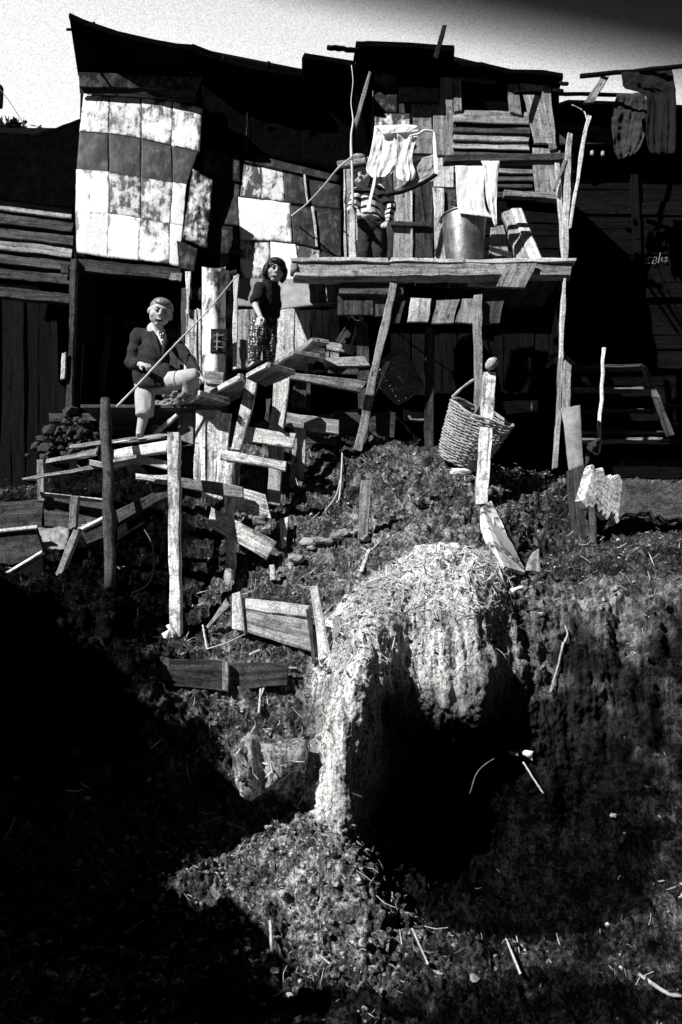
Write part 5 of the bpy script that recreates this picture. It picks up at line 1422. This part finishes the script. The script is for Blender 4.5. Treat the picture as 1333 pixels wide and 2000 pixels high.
def head_prims(c, fr, s=1.0):
    r, u, f = fr
    def L(x, y, z): return c + (r * x + u * y + f * z) * s
    def e(x, y, z, a, b, d): return ('e', L(x, y, z), (a * s, b * s, d * s), fr)
    return L, [e(0, .020, -.012, .077, .077, .084), e(0, -.03, .016, .070, .064, .058), e(-.038, -.028, .038, .032, .03, .028), e(.038, -.028, .038, .032, .03, .028),
               e(0, -.080, .040, .024, .020, .022), e(0, -.014, .08, .014, .011, .014), ('c', L(0, .02, .066), L(0, -.01, .078), .008 * s, .01 * s), e(0, .032, .048, .05, .014, .025),
               e(-.079, -.008, -.008, .011, .025, .017), e(.079, -.008, -.008, .011, .025, .017), e(0, -.05, .066, .026, .014, .013)]
def face(p, L, fr, s, smile, squint, lips='lip'):
    def ell(name, x, y, z, a, b, d, mat, roll=0.0):
        v = (_SV * np.array((a * s, b * s, d * s)))
        ca, sa = math.cos(roll), math.sin(roll)
        v = np.stack([v[:, 0] * ca - v[:, 1] * sa, v[:, 0] * sa + v[:, 1] * ca, v[:, 2]], 1)
        mk(name, v @ np.array([list(q_) for q_ in fr]) + np.array(L(x, y, z)), _SF, M[mat], p, smooth=True)
    for sx in (-1, 1):
        ell('eye', sx * .029, .006, .068, .016, squint, .008, 'eye', -sx * 0.12)
        ell('eyebrow', sx * .031, .027, .0705, .015, .0026, .005, 'hair', -sx * 0.10)
        ell('nostril', sx * .007, -.021, .088, .004, .003, .005, 'lip')
    if smile:
        arc = [L(x, y, z) for x, y, z in ((-.027, -.043, .066), (-.015, -.052, .076), (0, -.055, .081), (.015, -.052, .076), (.027, -.043, .066))]
        tube('mouth', curve_pts(arc, 12), [s * (.003 + .0055 * math.sin(math.pi * i / 12)) for i in range(13)], M['lip'], p, seg=8)
        arc = [L(x, y, z) for x, y, z in ((-.020, -.0435, .074), (-.01, -.0485, .082), (0, -.0505, .0855), (.01, -.0485, .082), (.02, -.0435, .074))]
        tube('teeth', curve_pts(arc, 8), [s * (.0015 + .0028 * math.sin(math.pi * i / 8)) for i in range(9)], M['teeth'], p, seg=6)
    else:
        ell('mouth', 0, -.052, .073, .018, .0065, .008, 'lip')
        ell('teeth', 0, -.0495, .0765, .010, .0022, .006, 'teeth')
def hand(w, d, n, side, curl, s=1.0, spread=0.22):
    """palm, four unequal bent fingers and a thumb leaving the side of the palm"""
    d = Vector(d).normalized(); n = (Vector(n) - d * Vector(n).dot(d)).normalized(); c = d.cross(n) * side
    out = []
    pc = Vector(w) + d * .028 * s
    out.append(('e', pc, (.023 * s, .030 * s, .0115 * s), [c, d, n]))
    for k, (o_, ln) in enumerate(((-.017, .036), (-.0055, .043), (.006, .040), (.017, .031))):
        b = pc + d * .022 * s + c * o_ * s
        dd = (d + c * spread * (o_ / .017)).normalized()
        a1 = curl * 0.6; q1 = (dd * math.cos(a1) - n * math.sin(a1))
        a2 = curl * 1.5; q2 = (dd * math.cos(a2) - n * math.sin(a2))
        m = b + q1 * ln * 0.55 * s; t = m + q2 * ln * 0.5 * s
        out += [('c', b, m, .0066 * s, .006 * s), ('c', m, t, .006 * s, .0048 * s)]
    tb = pc - d * .016 * s - c * .018 * s
    tm = tb + (d * .5 - c * .75 - n * .25 * (1 + curl)).normalized() * .026 * s
    tt = tm + (d * .9 - c * .1 - n * .4 * curl).normalized() * .022 * s
    out += [('c', tb, tm, .0085 * s, .007 * s), ('c', tm, tt, .007 * s, .0052 * s)]
    return out
VX = 0.0045

# ---- the boy with the stick
hb_ = P(314, 611, 5.08)
boy = thing('person', P(290, 856, 5.15), 'smiling boy in dark jacket and rolled pale trousers holding a long stick, one foot up', 'person', 'children on the hillside')
fr = frame(R(14), R(20), R(13)); hs = 0.95
L, hp_ = head_prims(hb_, fr, hs)
nk = P(304, 646, 5.16); ch = P(302, 690, 5.19); pv = P(303, 745, 5.22)
sl, sr = P(271, 656, 5.22), P(336, 664, 5.2)
el_, wl_ = P(258, 709, 5.22), P(279, 713, 5.05)
er, wr = P(370, 705, 5.14), P(391, 737, 5.0)
hl, hr = P(285, 750, 5.22), P(322, 748, 5.2)
kl, al = P(284, 800, 5.18), P(274, 845, 5.2)
kr, ar = P(374, 737, 5.0), P(365, 800, 5.42)
body = hp_ + [('c', L(0, -.06, -.02), nk, .036, .04), ('c', nk, ch, .06, .085), ('c', ch, pv, .085, .085), ('c', sl, sr, .045, .045),
  ('c', sl, el_, .036, .03), ('c', el_, wl_, .028, .02), ('c', sr, er, .036, .03), ('c', er, wr, .028, .02),
  ('c', hl, kl, .06, .042), ('c', kl, al, .042, .027), ('c', hr, kr, .06, .044), ('c', kr, ar, .045, .028),
  ('c', al, al + Vector((-.003, .02, -.035)), .026, .024), ('c', al + Vector((0, .01, -.035)), al + Vector((.02, -.10, -.04)), .026, .018),
  ('c', ar, ar + Vector((0, .02, -.035)), .026, .024), ('c', ar + Vector((0, 0, -.035)), ar + Vector((-.01, -.07, -.04)), .026, .018)]
sdir = (P(325, 692, 5.0) - P(283, 738, 5.0)).normalized()
body += hand(wl_, P(300, 714, 4.98) - wl_, Vector((0.1, -0.5, 0.75)), -1, 1.15, 1.05, 0.1)
body += hand(wr, P(412, 748, 4.93) - wr, Vector((.25, -.45, .9)), 1, 0.12, 1.1, 0.4)
blobby('body', body, VX, M['skin'], boy, smooth=2)
face(boy, L, fr, hs, True, 0.0042)
hair = [('e', L(0, .036, -.020), (.082 * hs, .073 * hs, .083 * hs), fr), ('e', L(0, .070, .018), (.062 * hs, .034 * hs, .052 * hs), fr), ('e', L(0, .064, .046), (.05, .02, .024), fr)]
blobby('hair', hair, .004, M['hairb'], boy, amp=.003, freq=90, smooth=2)
jk = [('c', P(304, 641, 5.17), P(303, 660, 5.18), .047, .07), ('c', P(303, 658, 5.18), ch, .078, .102), ('c', ch, P(303, 735, 5.22), .105, .108), ('c', sl, sr, .056, .056), ('c', sl, el_, .052, .05), ('c', el_, P(272, 712, 5.1), .05, .036), ('c', sr, er, .052, .045), ('c', er, P(386, 730, 5.03), .044, .032), ('c', P(285, 735, 5.2), P(322, 735, 5.18), .09, .09), ('c', P(290, 750, 5.18), P(318, 746, 5.16), .075, .07)]
blobby('jacket', jk, .006, M['jacket'], boy, cuts=[(P(303, 758, 5.15), (0, 0, -1), .16), (P(385, 729, 5.03), wr - er, .06), (P(274, 712.5, 5.09), wl_ - el_, .06)], amp=.0025, freq=12, fold=((20, 10, 75), .003))
tr_ = [('c', hl, P(283, 806, 5.17), .070, .064), ('c', hl, hr, .08, .08), ('c', hr, kr, .070, .06), ('c', kr, P(373, 757, 5.06), .058, .058)]
blobby('trousers', tr_, .006, M['trouser'], boy, amp=.003, freq=12, fold=((60, 20, 35), .003), cuts=[(P(283, 812, 5.17), (0, 0, -1), .12), (P(373, 760, 5.06), P(366, 795, 5.35) - P(374, 737, 5.0), .11)])
blobby('collar', [('c', P(299, 640, 5.11), P(307, 656, 5.09), .010, .007), ('c', P(321, 646, 5.10), P(317, 658, 5.09), .008, .007)], .004, M['cloth'], boy)
for a_, b_, c_ in (((300, 645), (306, 668), (316, 698)), ((324, 652), (323, 670), (318, 698))):
    tube('lapel', curve_pts([P(*a_, 5.105), P(*b_, 5.065), P(*c_, 5.06)], 10), [0.006 + 0.011 * math.sin(math.pi * i / 10) for i in range(11)], M['jacket'], boy, seg=8)
blobby('shirt_front', [('c', P(312, 652, 5.105), P(317, 676, 5.085), .020, .008)], .004, M['cloth'], boy)
blobby('neckerchief', [('c', P(313, 650, 5.09), P(319, 668, 5.07), .013, .010)], .004, M['dots'], boy)
tube('stick', curve_pts([P(228, 795, 4.9), P(283, 738, 4.93), P(325, 692, 4.97), P(364, 651, 5.1), P(408, 605, 5.3), P(465, 536, 5.6)], 24), [0.0075 - 0.0035 * i / 24 for i in range(25)], M['rope'], seg=6, wob=0.2, label='long thin stick held slantwise by the smiling boy', cat='stick')

# ---- the girl on the stairs
girl = thing('person', P(512, 722, 6.0), 'small girl with bobbed black hair in dark blouse and dotted trousers at the stair top', 'person', 'children on the hillside')
fr = frame(R(14), R(20), R(12)); hs = 0.94
hb_ = P(538.5, 528, 5.95)
L, hp_ = head_prims(hb_, fr, hs)
nk = P(528, 549, 6.0); ch = P(521, 580, 6.03); pv = P(517, 630, 6.04)
sl, sr = P(509, 563, 5.97), P(537, 566, 6.08)
el_, wl_ = P(499, 596, 5.9), P(509, 618, 5.84)
er, wr = P(541, 598, 6.1), P(538, 622, 6.1)
hl, hr = P(506, 636, 6.0), P(527, 636, 6.06)
kl, al = P(499, 676, 5.98), P(497, 708, 6.02)
kr, ar = P(527, 676, 6.05), P(526, 710, 6.06)
body = hp_ + [('c', L(0, -.06, -.02), nk, .032, .036), ('c', nk, ch, .05, .075), ('c', ch, pv, .075, .078), ('c', sl, sr, .04, .04), ('c', sl, el_, .032, .027), ('c', el_, wl_, .026, .018), ('c', sr, er, .032, .026), ('c', er, wr, .025, .018), ('c', hl, kl, .055, .04), ('c', kl, al, .038, .025), ('c', hr, kr, .055, .04), ('c', kr, ar, .038, .025), ('c', al, P(490, 717, 5.9), .024, .018), ('c', ar, P(520, 718, 5.95), .024, .018)]
body += hand(wl_, P(502, 636, 5.82) - wl_, Vector((-.5, -.8, .1)), 1, 0.35, 1.05, 0.3)
body += hand(wr, P(536, 636, 6.08) - wr, Vector((.7, -.7, .1)), -1, 0.5, 0.95)
blobby('body', body, VX, M['skin'], girl, smooth=2)
face(girl, L, fr, hs, False, 0.0062)
hair = [('e', L(0, .030, -.018), (.088 * hs, .082 * hs, .090 * hs), fr), ('e', L(0, -.015, -.048), (.080 * hs, .088 * hs, .060 * hs), fr), ('e', L(-.079, -.018, .0), (.026 * hs, .066 * hs, .058 * hs), fr), ('e', L(.079, -.018, .0), (.028 * hs, .068 * hs, .062 * hs), fr), ('e', L(0.0, .066, .05), (.062 * hs, .030 * hs, .036 * hs), fr), ('e', L(0.036, .05, .058), (.03 * hs, .024 * hs, .02 * hs), fr)]
blobby('hair', hair, .004, M['hair'], girl, amp=.004, freq=50, smooth=2)
bl = [('c', P(528, 553, 6.0), ch, .062, .088), ('c', ch, P(519, 612, 6.04), .088, .088), ('c', P(519, 612, 6.04), P(522, 632, 6.05), .088, .085), ('c', sl, sr, .05, .05), ('c', sl, P(500, 588, 5.91), .052, .048), ('c', sr, er, .048, .042), ('c', er, P(539, 616, 6.1), .042, .034), ('c', P(528, 548, 5.99), P(528, 552, 5.99), .044, .046)]
blobby('blouse', bl, .006, M['blouse'], girl, cuts=[(P(520, 642, 6.04), (0, 0, -1), .15), (P(500, 593, 5.905), wl_ - el_, .07)], amp=.004, freq=14, fold=((15, 10, 60), .003))
tr_ = [('c', P(505, 630, 6.0), P(500, 672, 5.98), .072, .066), ('c', P(500, 672, 5.98), P(496, 702, 6.0), .066, .05), ('c', P(526, 630, 6.06), P(527, 672, 6.05), .068, .055), ('c', P(527, 672, 6.05), P(525, 704, 6.06), .055, .052)]
blobby('trousers', tr_, .006, M['dots'], girl, cuts=[(P(496, 710, 6.0), (0, 0, -1), .09), (P(525, 711, 6.06), (0, 0, -1), .09)], amp=.005, freq=12, fold=((70, 20, 10), .004))
for a, b in ((P(508, 711, 5.98), P(488, 721, 5.86)), (P(527, 714, 6.02), P(517, 722, 5.92))):
    blobby('shoe', [('c', a, b, .034, .02)], .005, M['black'], girl)

# ---- the boy hiding on the balcony
hid = thing('person', Vector((P(722, 545, 6.0).x, 6.0, zd)), 'boy in a striped jersey and dark trousers peering round the balcony post', 'person', 'children on the hillside')
fr = frame(R(-10), R(20), R(-16)); hs = 0.96
hb_ = P(705, 345, 5.90)
L, hp_ = head_prims(hb_, fr, hs)
nk = P(711, 369, 6.0); ch = P(719, 398, 6.03); pv = P(722, 440, 6.05)
sl, sr = P(698, 377, 5.98), P(739, 372, 6.04)
el_, wl_ = P(688, 410, 5.96), P(703, 420, 5.84)
er, wr = P(765, 402, 6.04), P(757, 434, 5.94)
hl, hr = P(712, 446, 6.04), P(735, 446, 6.06)
kl, al = P(710, 495, 6.02), Vector((P(709, 540, 6.05).x, 6.06, zd + .055))
kr, ar = P(738, 495, 6.04), Vector((P(744, 540, 6.05).x, 6.08, zd + .055))
body = hp_ + [('c', L(0, -.06, -.02), nk, .034, .038), ('c', nk, ch, .055, .08), ('c', ch, pv, .08, .08), ('c', sl, sr, .042, .042), ('c', sl, el_, .034, .028), ('c', el_, wl_, .027, .019), ('c', sr, er, .034, .028), ('c', er, wr, .027, .019), ('c', hl, kl, .058, .042), ('c', kl, al, .04, .026), ('c', hr, kr, .058, .042), ('c', kr, ar, .04, .026), ('c', al + Vector((0, 0, -.03)), al + Vector((0, -.1, -.035)), .025, .018), ('c', ar + Vector((0, 0, -.03)), ar + Vector((0, -.1, -.035)), .025, .018)]
body += hand(wr, P(746, 442, 5.86) - wr, Vector((-.1, -.6, .8)), -1, 0.6, 1.0, .3)
body += hand(wl_, P(712, 420, 5.8) - wl_, Vector((0, -.5, .8)), 1, 0.9, 0.95)
blobby('body', body, VX, M['skin_t'], hid, smooth=2)
face(hid, L, fr, hs, False, 0.0048)
hair = [('e', L(0, .042, -.024), (.081 * hs, .070 * hs, .080 * hs), fr), ('e', L(0, .078, .010), (.058 * hs, .034 * hs, .052 * hs), fr)]
blobby('hair', hair, .004, M['hair'], hid, amp=.005, freq=60, smooth=1)
jk = [('c', P(712, 378, 6.0), ch, .07, .098), ('c', ch, P(721, 428, 6.04), .098, .1), ('c', sl, sr, .052, .052), ('c', sl, el_, .048, .043), ('c', el_, P(698, 418, 5.88), .043, .034), ('c', sr, er, .05, .045), ('c', er, P(759, 428, 5.97), .044, .034)]
blobby('jersey', jk, .006, M['stripe'], hid, cuts=[(P(721, 432, 6.04), (0, 0, -1), .16), (P(758, 430, 5.96), wr - er, .055)], amp=.004, freq=12, fold=((25, 10, 50), .003))
tr_ = [('c', hl, kl, .07, .058), ('c', kl, al + Vector((0, 0, .04)), .058, .048), ('c', hr, kr, .07, .058), ('c', kr, ar + Vector((0, 0, .04)), .058, .048), ('c', hl, hr, .08, .08)]
blobby('trousers', tr_, .006, M['jacket'], hid, amp=.009, freq=14)
